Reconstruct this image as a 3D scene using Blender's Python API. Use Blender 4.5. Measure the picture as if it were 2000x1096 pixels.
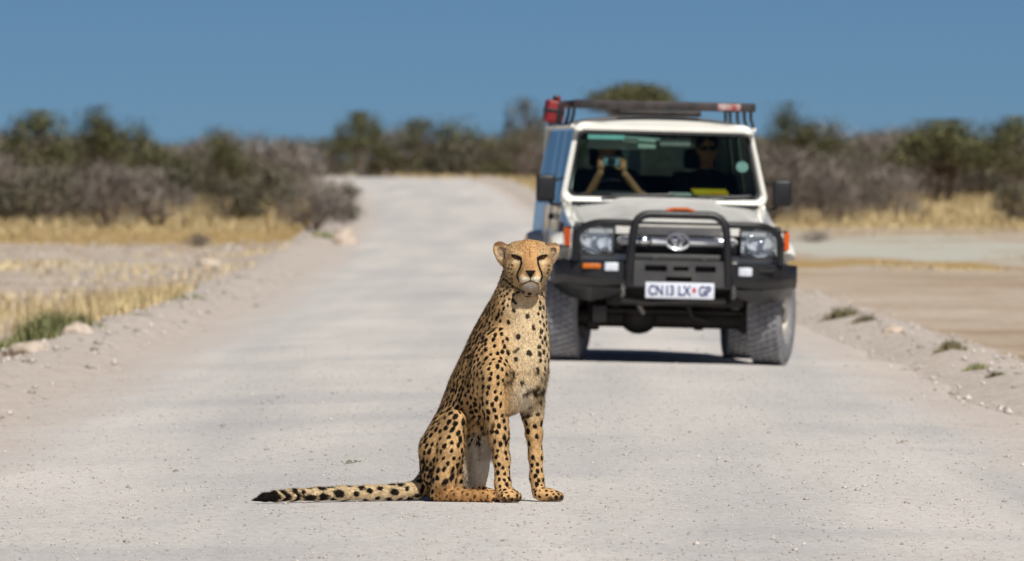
import bpy, bmesh, math, random
import numpy as np
from mathutils import Vector, Matrix, noise as mnoise

for o in list(bpy.data.objects):
    bpy.data.objects.remove(o)
scene = bpy.context.scene
COL = scene.collection
R = math.radians

# ------------------------------------------------------------------ camera
CAM_H = 1.48
FPX = 21500.0            # focal length in pixels of a 2000 px wide frame
HOR = 335.0              # horizon row
cam_d = bpy.data.cameras.new('camera')
cam = bpy.data.objects.new('camera', cam_d)
COL.objects.link(cam)
cam.location = (0, 0, CAM_H)
cam.rotation_euler = (R(90) - math.atan((548 - HOR) / FPX), 0, 0)
cam_d.sensor_width = 36
cam_d.lens = FPX / 2000 * 36
cam_d.clip_start = 1
cam_d.clip_end = 30000
cam_d.dof.use_dof = True
cam_d.dof.focus_distance = 49.2
cam_d.dof.aperture_fstop = 9.6
scene.camera = cam

# ------------------------------------------------------------------ sky, sun, exposure
SUN_EL, SUN_AZ = 47.0, 20.0      # azimuth: towards the right of the point behind the camera
world = bpy.data.worlds.new('World')
scene.world = world
world.use_nodes = True
wn = world.node_tree
bg = wn.nodes['Background']
sky = wn.nodes.new('ShaderNodeTexSky')
sky.sky_type = 'NISHITA'
sky.sun_disc = False
sky.sun_elevation = R(SUN_EL)
sky.sun_rotation = R(180 - SUN_AZ)
sky.altitude = 0
sky.air_density = 0.38
sky.dust_density = 0.0
sky.ozone_density = 10.0
tint = wn.nodes.new('ShaderNodeMix')          # clear, dry, deep blue air: one even filter over the whole sky
tint.data_type = 'RGBA'; tint.blend_type = 'MULTIPLY'; tint.inputs[0].default_value = 1.0
tint.inputs[7].default_value = (0.70, 0.785, 0.79, 1)
wn.links.new(sky.outputs[0], tint.inputs[6])
wn.links.new(tint.outputs[2], bg.inputs[0])
bg.inputs[1].default_value = 0.05
sun_d = bpy.data.lights.new('sun', 'SUN')
sun = bpy.data.objects.new('sun', sun_d)
COL.objects.link(sun)
sun_d.energy = 4.3
sun_d.angle = R(0.53)
sun_d.color = (1.0, 0.965, 0.905)
SUND = Vector((math.cos(R(SUN_EL)) * math.sin(R(SUN_AZ)), -math.cos(R(SUN_EL)) * math.cos(R(SUN_AZ)), math.sin(R(SUN_EL))))
sun.rotation_euler = SUND.to_track_quat('Z', 'Y').to_euler()
sun.location = (20, -30, 60)
vs = scene.view_settings
vs.view_transform = 'Standard'
vs.look = 'None'
vs.exposure = 0.0
vs.gamma = 1.0
scene.display_settings.display_device = 'sRGB'
scene.cycles.max_bounces = 8
scene.cycles.transparent_max_bounces = 16
scene.cycles.use_denoising = True

# ------------------------------------------------------------------ helpers
def srgb(r, g, b):
    return tuple(((c / 255) / 12.92 if c / 255 <= 0.04045 else ((c / 255 + 0.055) / 1.055) ** 2.4) for c in (r, g, b))

def tag(o, label=None, cat=None, group=None, kind=None):
    if label: o['label'] = label
    if cat: o['category'] = cat
    if group: o['group'] = group
    if kind: o['kind'] = kind
    return o

def empty(name, loc=(0, 0, 0), rot=(0, 0, 0)):
    o = bpy.data.objects.new(name, None)
    COL.objects.link(o)
    o.location = loc
    o.rotation_euler = rot
    o.empty_display_size = 0.2
    return o

MATS = {}
def pmat(name, c1, c2=None, scale=4.0, rough=0.6, metal=0.0, bump=0.0, bscale=30.0, coat=0.0, spec=0.5, detail=4.0, lo=0.35, hi=0.65):
    """principled material, colour varying between two tones by noise, with optional fine relief"""
    if name in MATS: return MATS[name]
    m = bpy.data.materials.new(name)
    m.use_nodes = True
    nt = m.node_tree
    p = nt.nodes['Principled BSDF']
    p.inputs['Base Color'].default_value = (*c1, 1)
    p.inputs['Roughness'].default_value = rough
    p.inputs['Metallic'].default_value = metal
    p.inputs['Specular IOR Level'].default_value = spec
    p.inputs['Coat Weight'].default_value = coat
    p.inputs['Coat Roughness'].default_value = 0.06
    tc = nt.nodes.new('ShaderNodeTexCoord')
    if c2 is not None:
        n = nt.nodes.new('ShaderNodeTexNoise')
        n.inputs['Scale'].default_value = scale
        n.inputs['Detail'].default_value = detail
        nt.links.new(tc.outputs['Object'], n.inputs['Vector'])
        r = nt.nodes.new('ShaderNodeValToRGB')
        r.color_ramp.elements[0].position = lo
        r.color_ramp.elements[1].position = hi
        r.color_ramp.elements[0].color = (*c1, 1)
        r.color_ramp.elements[1].color = (*c2, 1)
        nt.links.new(n.outputs['Fac'], r.inputs['Fac'])
        nt.links.new(r.outputs['Color'], p.inputs['Base Color'])
    if bump > 0:
        n2 = nt.nodes.new('ShaderNodeTexNoise')
        n2.inputs['Scale'].default_value = bscale
        n2.inputs['Detail'].default_value = 5
        nt.links.new(tc.outputs['Object'], n2.inputs['Vector'])
        b = nt.nodes.new('ShaderNodeBump')
        b.inputs['Strength'].default_value = bump
        b.inputs['Distance'].default_value = 0.02
        nt.links.new(n2.outputs['Fac'], b.inputs['Height'])
        nt.links.new(b.outputs['Normal'], p.inputs['Normal'])
    MATS[name] = m
    return m

def mesh_np(name, V, F, mat=None, parent=None, smooth=True, attrs=None, angle=None):
    """mesh object from numpy vertices and faces of equal corner count"""
    V = np.asarray(V, np.float32).reshape(-1, 3)
    F = np.asarray(F, np.int32)
    me = bpy.data.meshes.new(name)
    n, k = F.shape
    me.vertices.add(len(V))
    me.vertices.foreach_set('co', V.ravel())
    me.loops.add(n * k)
    me.loops.foreach_set('vertex_index', F.ravel())
    me.polygons.add(n)
    me.polygons.foreach_set('loop_start', np.arange(0, n * k, k, dtype=np.int32))
    me.update(calc_edges=True)
    me.validate()
    if smooth: me.shade_smooth()
    else: me.shade_flat()
    if angle: me.set_sharp_from_angle(angle=R(angle))
    for an, (typ, data) in (attrs or {}).items():
        a = me.attributes.new(an, typ, 'POINT')
        if typ == 'FLOAT':
            a.data.foreach_set('value', np.asarray(data, np.float32).ravel())
        elif typ == 'FLOAT_COLOR':
            d = np.ones((len(V), 4), np.float32)
            d[:, :3] = data
            a.data.foreach_set('color', d.ravel())
    o = bpy.data.objects.new(name, me)
    COL.objects.link(o)
    if mat: me.materials.append(mat)
    if parent: o.parent = parent
    return o

class MB:
    """collects simple shapes for ONE mesh"""
    def __init__(s):
        s.v, s.f = [], []
    def raw(s, vs, fs):
        b = len(s.v)
        s.v += [tuple(v) for v in vs]
        s.f += [tuple(i + b for i in f) for f in fs]
        return s
    def bm(s, bm):
        bm.verts.index_update()
        s.raw([v.co[:] for v in bm.verts], [[v.index for v in f.verts] for f in bm.faces])
        bm.free()
        return s
    def box(s, x0, x1, y0, y1, z0, z1, bev=0.0, seg=2, rot=None, piv=None):
        bm = bmesh.new()
        bmesh.ops.create_cube(bm, size=1)
        for v in bm.verts:
            v.co = Vector(((x0 + x1) / 2 + v.co.x * (x1 - x0), (y0 + y1) / 2 + v.co.y * (y1 - y0), (z0 + z1) / 2 + v.co.z * (z1 - z0)))
        if bev > 0:
            bmesh.ops.bevel(bm, geom=bm.edges[:], offset=bev, segments=seg, profile=0.5, affect='EDGES')
        if rot is not None:
            p = Vector(piv) if piv else Vector(((x0 + x1) / 2, (y0 + y1) / 2, (z0 + z1) / 2))
            for v in bm.verts: v.co = rot @ (v.co - p) + p
        return s.bm(bm)
    def tube(s, pts, r, n=10, caps=True):
        pts = [Vector(p) for p in pts]
        rs = r if isinstance(r, (list, tuple)) else [r] * len(pts)
        vs, fs = [], []
        up = None
        for i, p in enumerate(pts):
            t = (pts[min(i + 1, len(pts) - 1)] - pts[max(i - 1, 0)]).normalized()
            if up is None:
                up = Vector((0, 0, 1)) if abs(t.z) < 0.9 else Vector((1, 0, 0))
            a = t.cross(up)
            if a.length < 1e-5: a = t.cross(Vector((0.3, 1, 0.2)))
            a.normalize()
            b = a.cross(t).normalized()
            up = b
            for k in range(n):
                th = 2 * math.pi * k / n
                vs.append(p + (a * math.cos(th) + b * math.sin(th)) * rs[i])
        for i in range(len(pts) - 1):
            for k in range(n):
                k2 = (k + 1) % n
                fs.append((i * n + k, i * n + k2, (i + 1) * n + k2, (i + 1) * n + k))
        if caps:
            fs.append(tuple(range(n))[::-1])
            fs.append(tuple((len(pts) - 1) * n + k for k in range(n)))
        return s.raw(vs, fs)
    def lathe(s, prof, axis='x', n=32, c=(0, 0, 0)):
        """prof: list of (radius, along)"""
        vs, fs = [], []
        for (r, a) in prof:
            for k in range(n):
                th = 2 * math.pi * k / n
                p = (a, r * math.cos(th), r * math.sin(th))
                if axis == 'y': p = (p[1], p[0], p[2])
                if axis == 'z': p = (p[1], p[2], p[0])
                vs.append((p[0] + c[0], p[1] + c[1], p[2] + c[2]))
        for i in range(len(prof) - 1):
            for k in range(n):
                k2 = (k + 1) % n
                fs.append((i * n + k, i * n + k2, (i + 1) * n + k2, (i + 1) * n + k))
        return s.raw(vs, fs)
    def prism(s, poly, x0, x1, axis='x'):
        """poly of (a, b) extruded; axis x: (y, z), axis y: (x, z), axis z: (x, y)"""
        def P(a, b, t):
            return {'x': (t, a, b), 'y': (a, t, b), 'z': (a, b, t)}[axis]
        n = len(poly)
        vs = [P(a, b, x0) for a, b in poly] + [P(a, b, x1) for a, b in poly]
        bm = bmesh.new()
        bv = [bm.verts.new(v) for v in vs]
        f1 = bm.faces.new(bv[:n]); f2 = bm.faces.new(bv[n:][::-1])
        for i in range(n):
            bm.faces.new((bv[i], bv[n + i], bv[n + (i + 1) % n], bv[(i + 1) % n]))
        bmesh.ops.triangulate(bm, faces=[f1, f2])
        return s.bm(bm)
    def loft(s, rings, closed=True, caps=True):
        n = len(rings[0])
        vs = [p for r in rings for p in r]
        fs = []
        for i in range(len(rings) - 1):
            for k in range(n if closed else n - 1):
                k2 = (k + 1) % n
                fs.append((i * n + k, i * n + k2, (i + 1) * n + k2, (i + 1) * n + k))
        if closed and caps:
            fs.append(tuple(range(n))[::-1])
            fs.append(tuple((len(rings) - 1) * n + k for k in range(n)))
        return s.raw(vs, fs)
    def ball(s, c, r, sub=2):
        bm = bmesh.new()
        bmesh.ops.create_icosphere(bm, subdivisions=sub, radius=1)
        rr = r if isinstance(r, (tuple, list)) else (r, r, r)
        for v in bm.verts: v.co = Vector((c[0] + v.co.x * rr[0], c[1] + v.co.y * rr[1], c[2] + v.co.z * rr[2]))
        return s.bm(bm)
    def build(s, name, mat, parent=None, angle=35, smooth=True):
        me = bpy.data.meshes.new(name)
        me.from_pydata(s.v, [], s.f)
        bm = bmesh.new(); bm.from_mesh(me)
        bmesh.ops.recalc_face_normals(bm, faces=bm.faces[:])
        bm.to_mesh(me); bm.free()
        me.materials.append(mat)
        if smooth:
            me.shade_smooth()
            me.set_sharp_from_angle(angle=R(angle))
        o = bpy.data.objects.new(name, me)
        COL.objects.link(o)
        if parent: o.parent = parent
        return o

def copy_tree(o, parent=None):
    c = o.copy()
    COL.objects.link(c)
    if parent: c.parent = parent
    for ch in list(o.children):
        copy_tree(ch, c)
    return c

# ------------------------------------------------------------------ implicit-surface modelling (smooth unions, surface nets)
class SDF:
    def __init__(s, lo, hi, h):
        s.lo = np.array(lo, np.float32); s.h = h
        s.n = np.ceil((np.array(hi) - s.lo) / h).astype(int) + 1
        s.F = np.full(s.n, 1e3, np.float32)
    def blk(s, a, b):
        i0 = np.clip(np.floor((np.asarray(a) - s.lo) / s.h).astype(int), 0, s.n)
        i1 = np.clip(np.ceil((np.asarray(b) - s.lo) / s.h).astype(int) + 1, 0, s.n)
        sl = tuple(slice(i0[k], i1[k]) for k in range(3))
        ax = [(s.lo[k] + s.h * np.arange(i0[k], i1[k])).astype(np.float32) for k in range(3)]
        return sl, (ax[0][:, None, None], ax[1][None, :, None], ax[2][None, None, :])
    def comb(s, sl, d, k, sub=False):
        F = s.F[sl]
        if sub: F = -F
        if k > 0:
            hh = np.clip(0.5 + 0.5 * (F - d) / k, 0, 1)
            r = F + (d - F) * hh - k * hh * (1 - hh)
        else: r = np.minimum(F, d)
        s.F[sl] = -r if sub else r
    def cap(s, a, b, ra, rb, k=8.0, sub=False):
        a = np.array(a, np.float32); b = np.array(b, np.float32)
        m = max(ra, rb) + k + 2 * s.h
        sl, (X, Y, Z) = s.blk(np.minimum(a, b) - m, np.maximum(a, b) + m)
        ba = b - a
        px, py, pz = X - a[0], Y - a[1], Z - a[2]
        t = np.clip((px * ba[0] + py * ba[1] + pz * ba[2]) / max(float(ba @ ba), 1e-9), 0, 1)
        d = np.sqrt((px - t * ba[0]) ** 2 + (py - t * ba[1]) ** 2 + (pz - t * ba[2]) ** 2) - (ra + (rb - ra) * t)
        s.comb(sl, d, k, sub)
    def chain(s, pts, k=8.0):
        for p, q in zip(pts[:-1], pts[1:]):
            s.cap(p[:3], q[:3], p[3], q[3], k)
    def ell(s, c, r, k=8.0, rot=None, sub=False):
        c = np.array(c, np.float32); r = np.array(r, np.float32)
        m = float(r.max()) + k + 2 * s.h
        sl, (X, Y, Z) = s.blk(c - m, c + m)
        px, py, pz = X - c[0], Y - c[1], Z - c[2]
        if rot is not None:
            M = np.array(rot, np.float32).T
            px, py, pz = (M[0, 0] * px + M[0, 1] * py + M[0, 2] * pz, M[1, 0] * px + M[1, 1] * py + M[1, 2] * pz, M[2, 0] * px + M[2, 1] * py + M[2, 2] * pz)
        k0 = np.sqrt((px / r[0]) ** 2 + (py / r[1]) ** 2 + (pz / r[2]) ** 2)
        k1 = np.sqrt((px / r[0] ** 2) ** 2 + (py / r[1] ** 2) ** 2 + (pz / r[2] ** 2) ** 2) + 1e-6
        s.comb(sl, k0 * (k0 - 1) / k1, k, sub)
    def mesh(s, smooth=2):
        F = s.F; S = F < 0
        nx, ny, nz = F.shape
        cnt = np.zeros((nx - 1, ny - 1, nz - 1), np.int8)
        for i in (0, 1):
            for j in (0, 1):
                for k in (0, 1):
                    cnt += S[i:nx - 1 + i, j:ny - 1 + j, k:nz - 1 + k]
        act = (cnt > 0) & (cnt < 8)
        I = np.argwhere(act)
        idx = np.full(act.shape, -1, np.int32)
        idx[act] = np.arange(len(I))
        acc = np.zeros((len(I), 3), np.float64); num = np.zeros(len(I))
        cs = [(0, 0, 0), (1, 0, 0), (0, 1, 0), (1, 1, 0), (0, 0, 1), (1, 0, 1), (0, 1, 1), (1, 1, 1)]
        val = {c: F[I[:, 0] + c[0], I[:, 1] + c[1], I[:, 2] + c[2]] for c in cs}
        for a in cs:
            for ax in range(3):
                if a[ax] == 0:
                    b = list(a); b[ax] = 1; b = tuple(b)
                    fa, fb = val[a], val[b]
                    x = (fa < 0) != (fb < 0)
                    t = np.where(x, fa / np.where(x, fa - fb, 1), 0)
                    p = np.zeros((len(I), 3)); p += a; p[:, ax] += t
                    acc[x] += p[x]; num[x] += 1
        V = s.lo + s.h * (I + acc / num[:, None])
        Q = []
        for ax in range(3):
            o1, o2 = [(1, 2), (2, 0), (0, 1)][ax]
            sa = [slice(1, -1)] * 3; sb = [slice(1, -1)] * 3
            sa[ax] = slice(0, -1); sb[ax] = slice(1, None)
            A = S[tuple(sa)]; B = S[tuple(sb)]
            E = np.argwhere(A != B)
            fl = A[tuple(E.T)]
            base = E.copy()
            for q in range(3):
                if q != ax: base[:, q] += 1
            def cell(d1, d2):
                c = base.copy(); c[:, o1] -= d1; c[:, o2] -= d2
                return idx[c[:, 0], c[:, 1], c[:, 2]]
            q = np.stack([cell(1, 1), cell(0, 1), cell(0, 0), cell(1, 0)], 1)
            q[~fl] = q[~fl][:, ::-1]
            Q.append(q)
        Q = np.concatenate(Q)
        for _ in range(smooth):
            sm = np.zeros_like(V); c = np.zeros(len(V))
            for a in range(4):
                b = (a + 1) % 4
                np.add.at(sm, Q[:, a], V[Q[:, b]]); np.add.at(c, Q[:, a], 1)
                np.add.at(sm, Q[:, b], V[Q[:, a]]); np.add.at(c, Q[:, b], 1)
            V = 0.5 * V + 0.5 * sm / np.maximum(c, 1)[:, None]
        return V, Q

def quad_normals(V, Q):
    fn = np.cross(V[Q[:, 2]] - V[Q[:, 0]], V[Q[:, 3]] - V[Q[:, 1]])
    N = np.zeros_like(V)
    for a in range(4): np.add.at(N, Q[:, a], fn)
    return N / np.maximum(np.linalg.norm(N, axis=1), 1e-12)[:, None]
# ================================================================== GROUND AND ROAD
rng = np.random.default_rng(7)
EY = [-80, 35, 70, 120, 160, 219, 270, 330, 420, 500, 600, 700]
EL = [-3.5, -3.45, -3.25, -3.15, -3.25, -3.55, -3.85, -4.6, -6.6, -8.7, -13.5, -22]
ER = [3.4, 3.35, 3.3, 2.95, 2.6, 2.0, 1.4, 0.5, -0.5, -1.9, -7.0, -15]
def road_l(y): return np.interp(y, EY, EL)
def road_r(y): return np.interp(y, EY, ER)
def sstep(a, b, x):
    t = np.clip((np.asarray(x, float) - a) / (b - a), 0, 1)
    return t * t * (3 - 2 * t)
def vnoise(x, y, s, seed=0):
    """cheap smooth value noise, vectorised"""
    x = np.asarray(x, float) / s; y = np.asarray(y, float) / s
    xi = np.floor(x); yi = np.floor(y)
    fx = x - xi; fy = y - yi
    fx = fx * fx * (3 - 2 * fx); fy = fy * fy * (3 - 2 * fy)
    def hsh(a, b):
        v = np.sin(a * 127.1 + b * 311.7 + seed * 74.7) * 43758.5453
        return v - np.floor(v)
    return (hsh(xi, yi) * (1 - fx) + hsh(xi + 1, yi) * fx) * (1 - fy) + (hsh(xi, yi + 1) * (1 - fx) + hsh(xi + 1, yi + 1) * fx) * fy
def ground_z(x, y):
    x = np.asarray(x, float); y = np.asarray(y, float)
    zr = 1.2 * sstep(180, 500, y)
    l, r = road_l(y), road_r(y)
    c = (l + r) / 2; w = (r - l) / 2
    s = np.abs(x - c) - w                              # distance outside the road edge
    crown = -0.10 * np.clip(np.abs(x - c) / w, 0, 1) ** 2
    n1 = vnoise(x, y * 0.35, 0.55, 1); n2 = vnoise(x, y * 0.3, 1.7, 2); n3 = vnoise(x, y, 6, 3)
    berm = (0.05 + 0.15 * n2) * np.exp(-((s - 0.55) / 0.38) ** 2) * (0.55 + 0.8 * n1)
    out = -0.06 * sstep(0.6, 2.0, s) + 0.05 * (n3 - 0.5) * sstep(1, 3, s) + 0.04 * (n1 - 0.5) * sstep(0.2, 0.8, s)
    return zr + crown + np.where(s > -0.4, berm, 0) + out

def grid_mesh(name, XS, YS, mat, zf, attrs=None, kind='structure'):
    nx, ny = XS.shape[1], XS.shape[0]
    V = np.stack([XS, YS, zf], -1).reshape(-1, 3)
    a = np.arange(ny - 1)[:, None] * nx + np.arange(nx - 1)[None, :]
    F = np.stack([a, a + 1, a + nx + 1, a + nx], -1).reshape(-1, 4)
    o = mesh_np(name, V, F, mat, None, True, attrs)
    o['kind'] = kind
    return o

def ground_material():
    m = bpy.data.materials.new('dry_earth'); m.use_nodes = True
    nt = m.node_tree; N = nt.nodes; L = nt.links
    p = N['Principled BSDF']
    p.inputs['Roughness'].default_value = 0.95
    p.inputs['Specular IOR Level'].default_value = 0.1
    tc = N.new('ShaderNodeTexCoord')
    def noise(sc, det=5, vec=None):
        n = N.new('ShaderNodeTexNoise'); n.inputs['Scale'].default_value = sc; n.inputs['Detail'].default_value = det
        L.new(vec or tc.outputs['Object'], n.inputs['Vector']); return n.outputs['Fac']
    def ramp(f, a, b, c0=(0, 0, 0), c1=(1, 1, 1)):
        r = N.new('ShaderNodeValToRGB'); r.color_ramp.elements[0].position = a; r.color_ramp.elements[1].position = b
        r.color_ramp.elements[0].color = (*c0, 1); r.color_ramp.elements[1].color = (*c1, 1)
        L.new(f, r.inputs['Fac']); return r.outputs['Color']
    def mix(f, a, b):
        x = N.new('ShaderNodeMix'); x.data_type = 'RGBA'
        for s, v in ((0, f), (6, a), (7, b)):
            if isinstance(v, tuple): x.inputs[s].default_value = (*v, 1)
            elif isinstance(v, float): x.inputs[s].default_value = v
            else: L.new(v, x.inputs[s])
        return x.outputs[2]
    def attr(nm):
        a = N.new('ShaderNodeAttribute'); a.attribute_name = nm; return a.outputs['Fac']
    def addm(a, b, mul):
        x = N.new('ShaderNodeMath'); x.operation = 'MULTIPLY_ADD'; L.new(b, x.inputs[0]); x.inputs[1].default_value = mul; L.new(a, x.inputs[2]); return x.outputs[0]
    earth = mix(ramp(noise(0.11, 7), 0.38, 0.62), ramp(noise(0.5, 6), 0.35, 0.65, srgb(176, 153, 129), srgb(200, 180, 157)), ramp(noise(0.9, 6), 0.3, 0.7, srgb(196, 178, 157), srgb(218, 203, 186)))
    fine = ramp(noise(9, 6), 0.3, 0.7, (0.72, 0.72, 0.72), (1.08, 1.08, 1.08))
    stone = ramp(noise(1.3, 6), 0.42, 0.62, srgb(190, 168, 146), srgb(220, 209, 196))
    base = mix(ramp(addm(attr('gravel'), noise(0.8), 0.9), 0.75, 1.1), earth, stone)
    base = mix(ramp(addm(attr('pan'), noise(0.8, 6), 0.6), 0.45, 1.2), base, srgb(207, 204, 190))
    base = mix(ramp(addm(attr('litter'), noise(0.9, 6), 0.8), 0.75, 1.1), base, srgb(190, 160, 108))
    base = mix(ramp(addm(attr('brown'), noise(0.35, 5), 0.8), 0.8, 1.1), base, srgb(176, 150, 122))
    base = mix(ramp(addm(attr('shoulder'), noise(1.6, 6), 0.35), 0.55, 0.85), base, mix(noise(3, 6), srgb(198, 182, 168), srgb(222, 212, 202)))
    mm = N.new('ShaderNodeMix'); mm.data_type = 'RGBA'; mm.blend_type = 'MULTIPLY'; mm.inputs[0].default_value = 1
    L.new(base, mm.inputs[6]); L.new(fine, mm.inputs[7])
    L.new(mm.outputs[2], p.inputs['Base Color'])
    b = N.new('ShaderNodeBump'); b.inputs['Strength'].default_value = 0.8; b.inputs['Distance'].default_value = 0.03
    L.new(noise(14, 6), b.inputs['Height']); L.new(b.outputs['Normal'], p.inputs['Normal'])
    return m

xs = np.concatenate([-np.geomspace(13, 5000, 26)[::-1], np.arange(-12.6, 12.7, 0.3), np.geomspace(13, 5000, 26)])
ys = np.concatenate([np.arange(-80, 38, 6.0), np.arange(38, 140, 0.8), np.arange(140, 320, 1.6), np.arange(320, 520, 4), np.geomspace(525, 15000, 30)])
GX, GY = np.meshgrid(xs, ys)
GZ = ground_z(GX, GY)
l_, r_ = road_l(GY), road_r(GY)
gs = np.maximum(l_ - GX, GX - r_)
GZ = np.where(gs < -0.12, GZ - 0.05, GZ)
left = GX < 0
GW = GY + 34 * (vnoise(GX, GY * 0.12, 3.2, 61) - 0.5)
patch = sstep(0.28, 0.62, vnoise(GX, GY * 0.16, 2.6, 62) * 0.6 + vnoise(GX, GY * 0.3, 1.1, 63) * 0.4)
a_sh = 1 - sstep(0.75, 1.5, gs)
a_gr = np.where(left, sstep(135, 160, GY) * (1 - sstep(215, 245, GY)), 0.0) + np.where(left, 0.45 * (1 - sstep(125, 145, GY)), 0.12)
a_pan = np.where(left, 0.25 * sstep(165, 185, GY) * (1 - sstep(205, 222, GY)), sstep(190, 206, GW) * (1 - sstep(240, 275, GW)) * patch)
a_lit = np.where(left, sstep(222, 250, GY), sstep(262, 285, GY) + 0.7 * sstep(168, 184, GW) * (1 - sstep(196, 210, GW)) * (1 - patch))
a_br = np.where(left, 0.0, (1 - sstep(92, 125, GW)) * 0.75)
grd = grid_mesh('ground', GX, GY, ground_material(), GZ, {'shoulder': ('FLOAT', a_sh), 'gravel': ('FLOAT', a_gr), 'pan': ('FLOAT', a_pan), 'litter': ('FLOAT', a_lit), 'brown': ('FLOAT', a_br)})

def road_material():
    m = bpy.data.materials.new('calcrete_gravel'); m.use_nodes = True
    nt = m.node_tree; N = nt.nodes; L = nt.links
    p = N['Principled BSDF']
    p.inputs['Roughness'].default_value = 0.93
    p.inputs['Specular IOR Level'].default_value = 0.15
    tc = N.new('ShaderNodeTexCoord')
    def vec(sx, sy):
        mp = N.new('ShaderNodeMapping'); mp.inputs['Scale'].default_value = (sx, sy, 1); L.new(tc.outputs['Object'], mp.inputs['Vector']); return mp.outputs[0]
    def noise(sc, det=5, v=None):
        n = N.new('ShaderNodeTexNoise'); n.inputs['Scale'].default_value = sc; n.inputs['Detail'].default_value = det
        L.new(v or tc.outputs['Object'], n.inputs['Vector']); return n.outputs['Fac']
    def ramp(f, a, b, c0, c1):
        r = N.new('ShaderNodeValToRGB'); r.color_ramp.elements[0].position = a; r.color_ramp.elements[1].position = b
        r.color_ramp.elements[0].color = (*c0, 1); r.color_ramp.elements[1].color = (*c1, 1)
        L.new(f, r.inputs['Fac']); return r.outputs['Color']
    def mul(a, b):
        x = N.new('ShaderNodeMix'); x.data_type = 'RGBA'; x.blend_type = 'MULTIPLY'; x.inputs[0].default_value = 1
        L.new(a, x.inputs[6]); L.new(b, x.inputs[7]); return x.outputs[2]
    tone = ramp(noise(0.6, 6, vec(1, 0.25)), 0.3, 0.7, srgb(212, 208, 204), srgb(227, 222, 216))
    # bluish compacted patches and wheel tracks running along the road
    trk = ramp(noise(1.1, 4, vec(1, 0.03)), 0.38, 0.62, (0.89, 0.90, 0.92), (1.06, 1.055, 1.05))
    pat = ramp(noise(0.45, 7, vec(1, 0.6)), 0.33, 0.47, (0.88, 0.89, 0.915), (1, 1, 1))
    grn = ramp(noise(55, 6), 0.28, 0.66, (0.84, 0.83, 0.82), (1.06, 1.06, 1.05))
    vo = N.new('ShaderNodeTexVoronoi'); vo.inputs['Scale'].default_value = 38
    L.new(tc.outputs['Object'], vo.inputs['Vector'])
    sp = N.new('ShaderNodeSeparateColor'); L.new(vo.outputs['Color'], sp.inputs[0])
    spk = ramp(sp.outputs[0], 0.05, 0.5, (0.82, 0.79, 0.77), (1.02, 1.02, 1.02))
    col = mul(mul(mul(mul(tone, trk), pat), grn), spk)
    a = N.new('ShaderNodeAttribute'); a.attribute_name = 'edge'
    ad = N.new('ShaderNodeMath'); ad.operation = 'MULTIPLY_ADD'; L.new(noise(1.2, 6, vec(1, 0.3)), ad.inputs[0]); ad.inputs[1].default_value = 0.5; L.new(a.outputs['Fac'], ad.inputs[2])
    f = ramp(ad.outputs[0], 0.72, 1.2, (0, 0, 0), (1, 1, 1))
    x = N.new('ShaderNodeMix'); x.data_type = 'RGBA'
    L.new(f, x.inputs[0]); L.new(col, x.inputs[6])
    L.new(mul(ramp(noise(3, 6), 0.2, 0.8, srgb(200, 188, 178), srgb(222, 213, 205)), grn), x.inputs[7])
    L.new(x.outputs[2], p.inputs['Base Color'])
    b = N.new('ShaderNodeBump'); b.inputs['Strength'].default_value = 0.55; b.inputs['Distance'].default_value = 0.012
    L.new(noise(70, 6), b.inputs['Height'])
    b2 = N.new('ShaderNodeBump'); b2.inputs['Strength'].default_value = 0.35; b2.inputs['Distance'].default_value = 0.03
    L.new(noise(9, 4), b2.inputs['Height']); L.new(b2.outputs['Normal'], b.inputs['Normal'])
    L.new(b.outputs['Normal'], p.inputs['Normal'])
    return m
ry = np.concatenate([np.arange(-80, 38, 4.0), np.arange(38, 140, 0.6), np.arange(140, 330, 1.5), np.arange(330, 700, 5)])
t = np.linspace(0, 1, 61)
RY = np.repeat(ry[:, None], 61, 1)
wig = 0.25 * (vnoise(ry, ry * 0, 3.1, 9) - 0.5)
wig2 = 0.25 * (vnoise(ry, ry * 0, 2.7, 11) - 0.5)
Lr = road_l(ry) + 0.05 + wig; Rr = road_r(ry) - 0.05 + wig2
RX = Lr[:, None] + (Rr - Lr)[:, None] * t[None, :]
edge = np.abs(t * 2 - 1)[None, :].repeat(len(ry), 0)
RZ = ground_z(RX, RY) + 0.006 - 0.03 * sstep(0.97, 1, edge)
road = grid_mesh('gravel_road', RX, RY, road_material(), RZ, {'edge': ('FLOAT', np.clip((edge - 0.55) / 0.45, 0, 1))})

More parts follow.
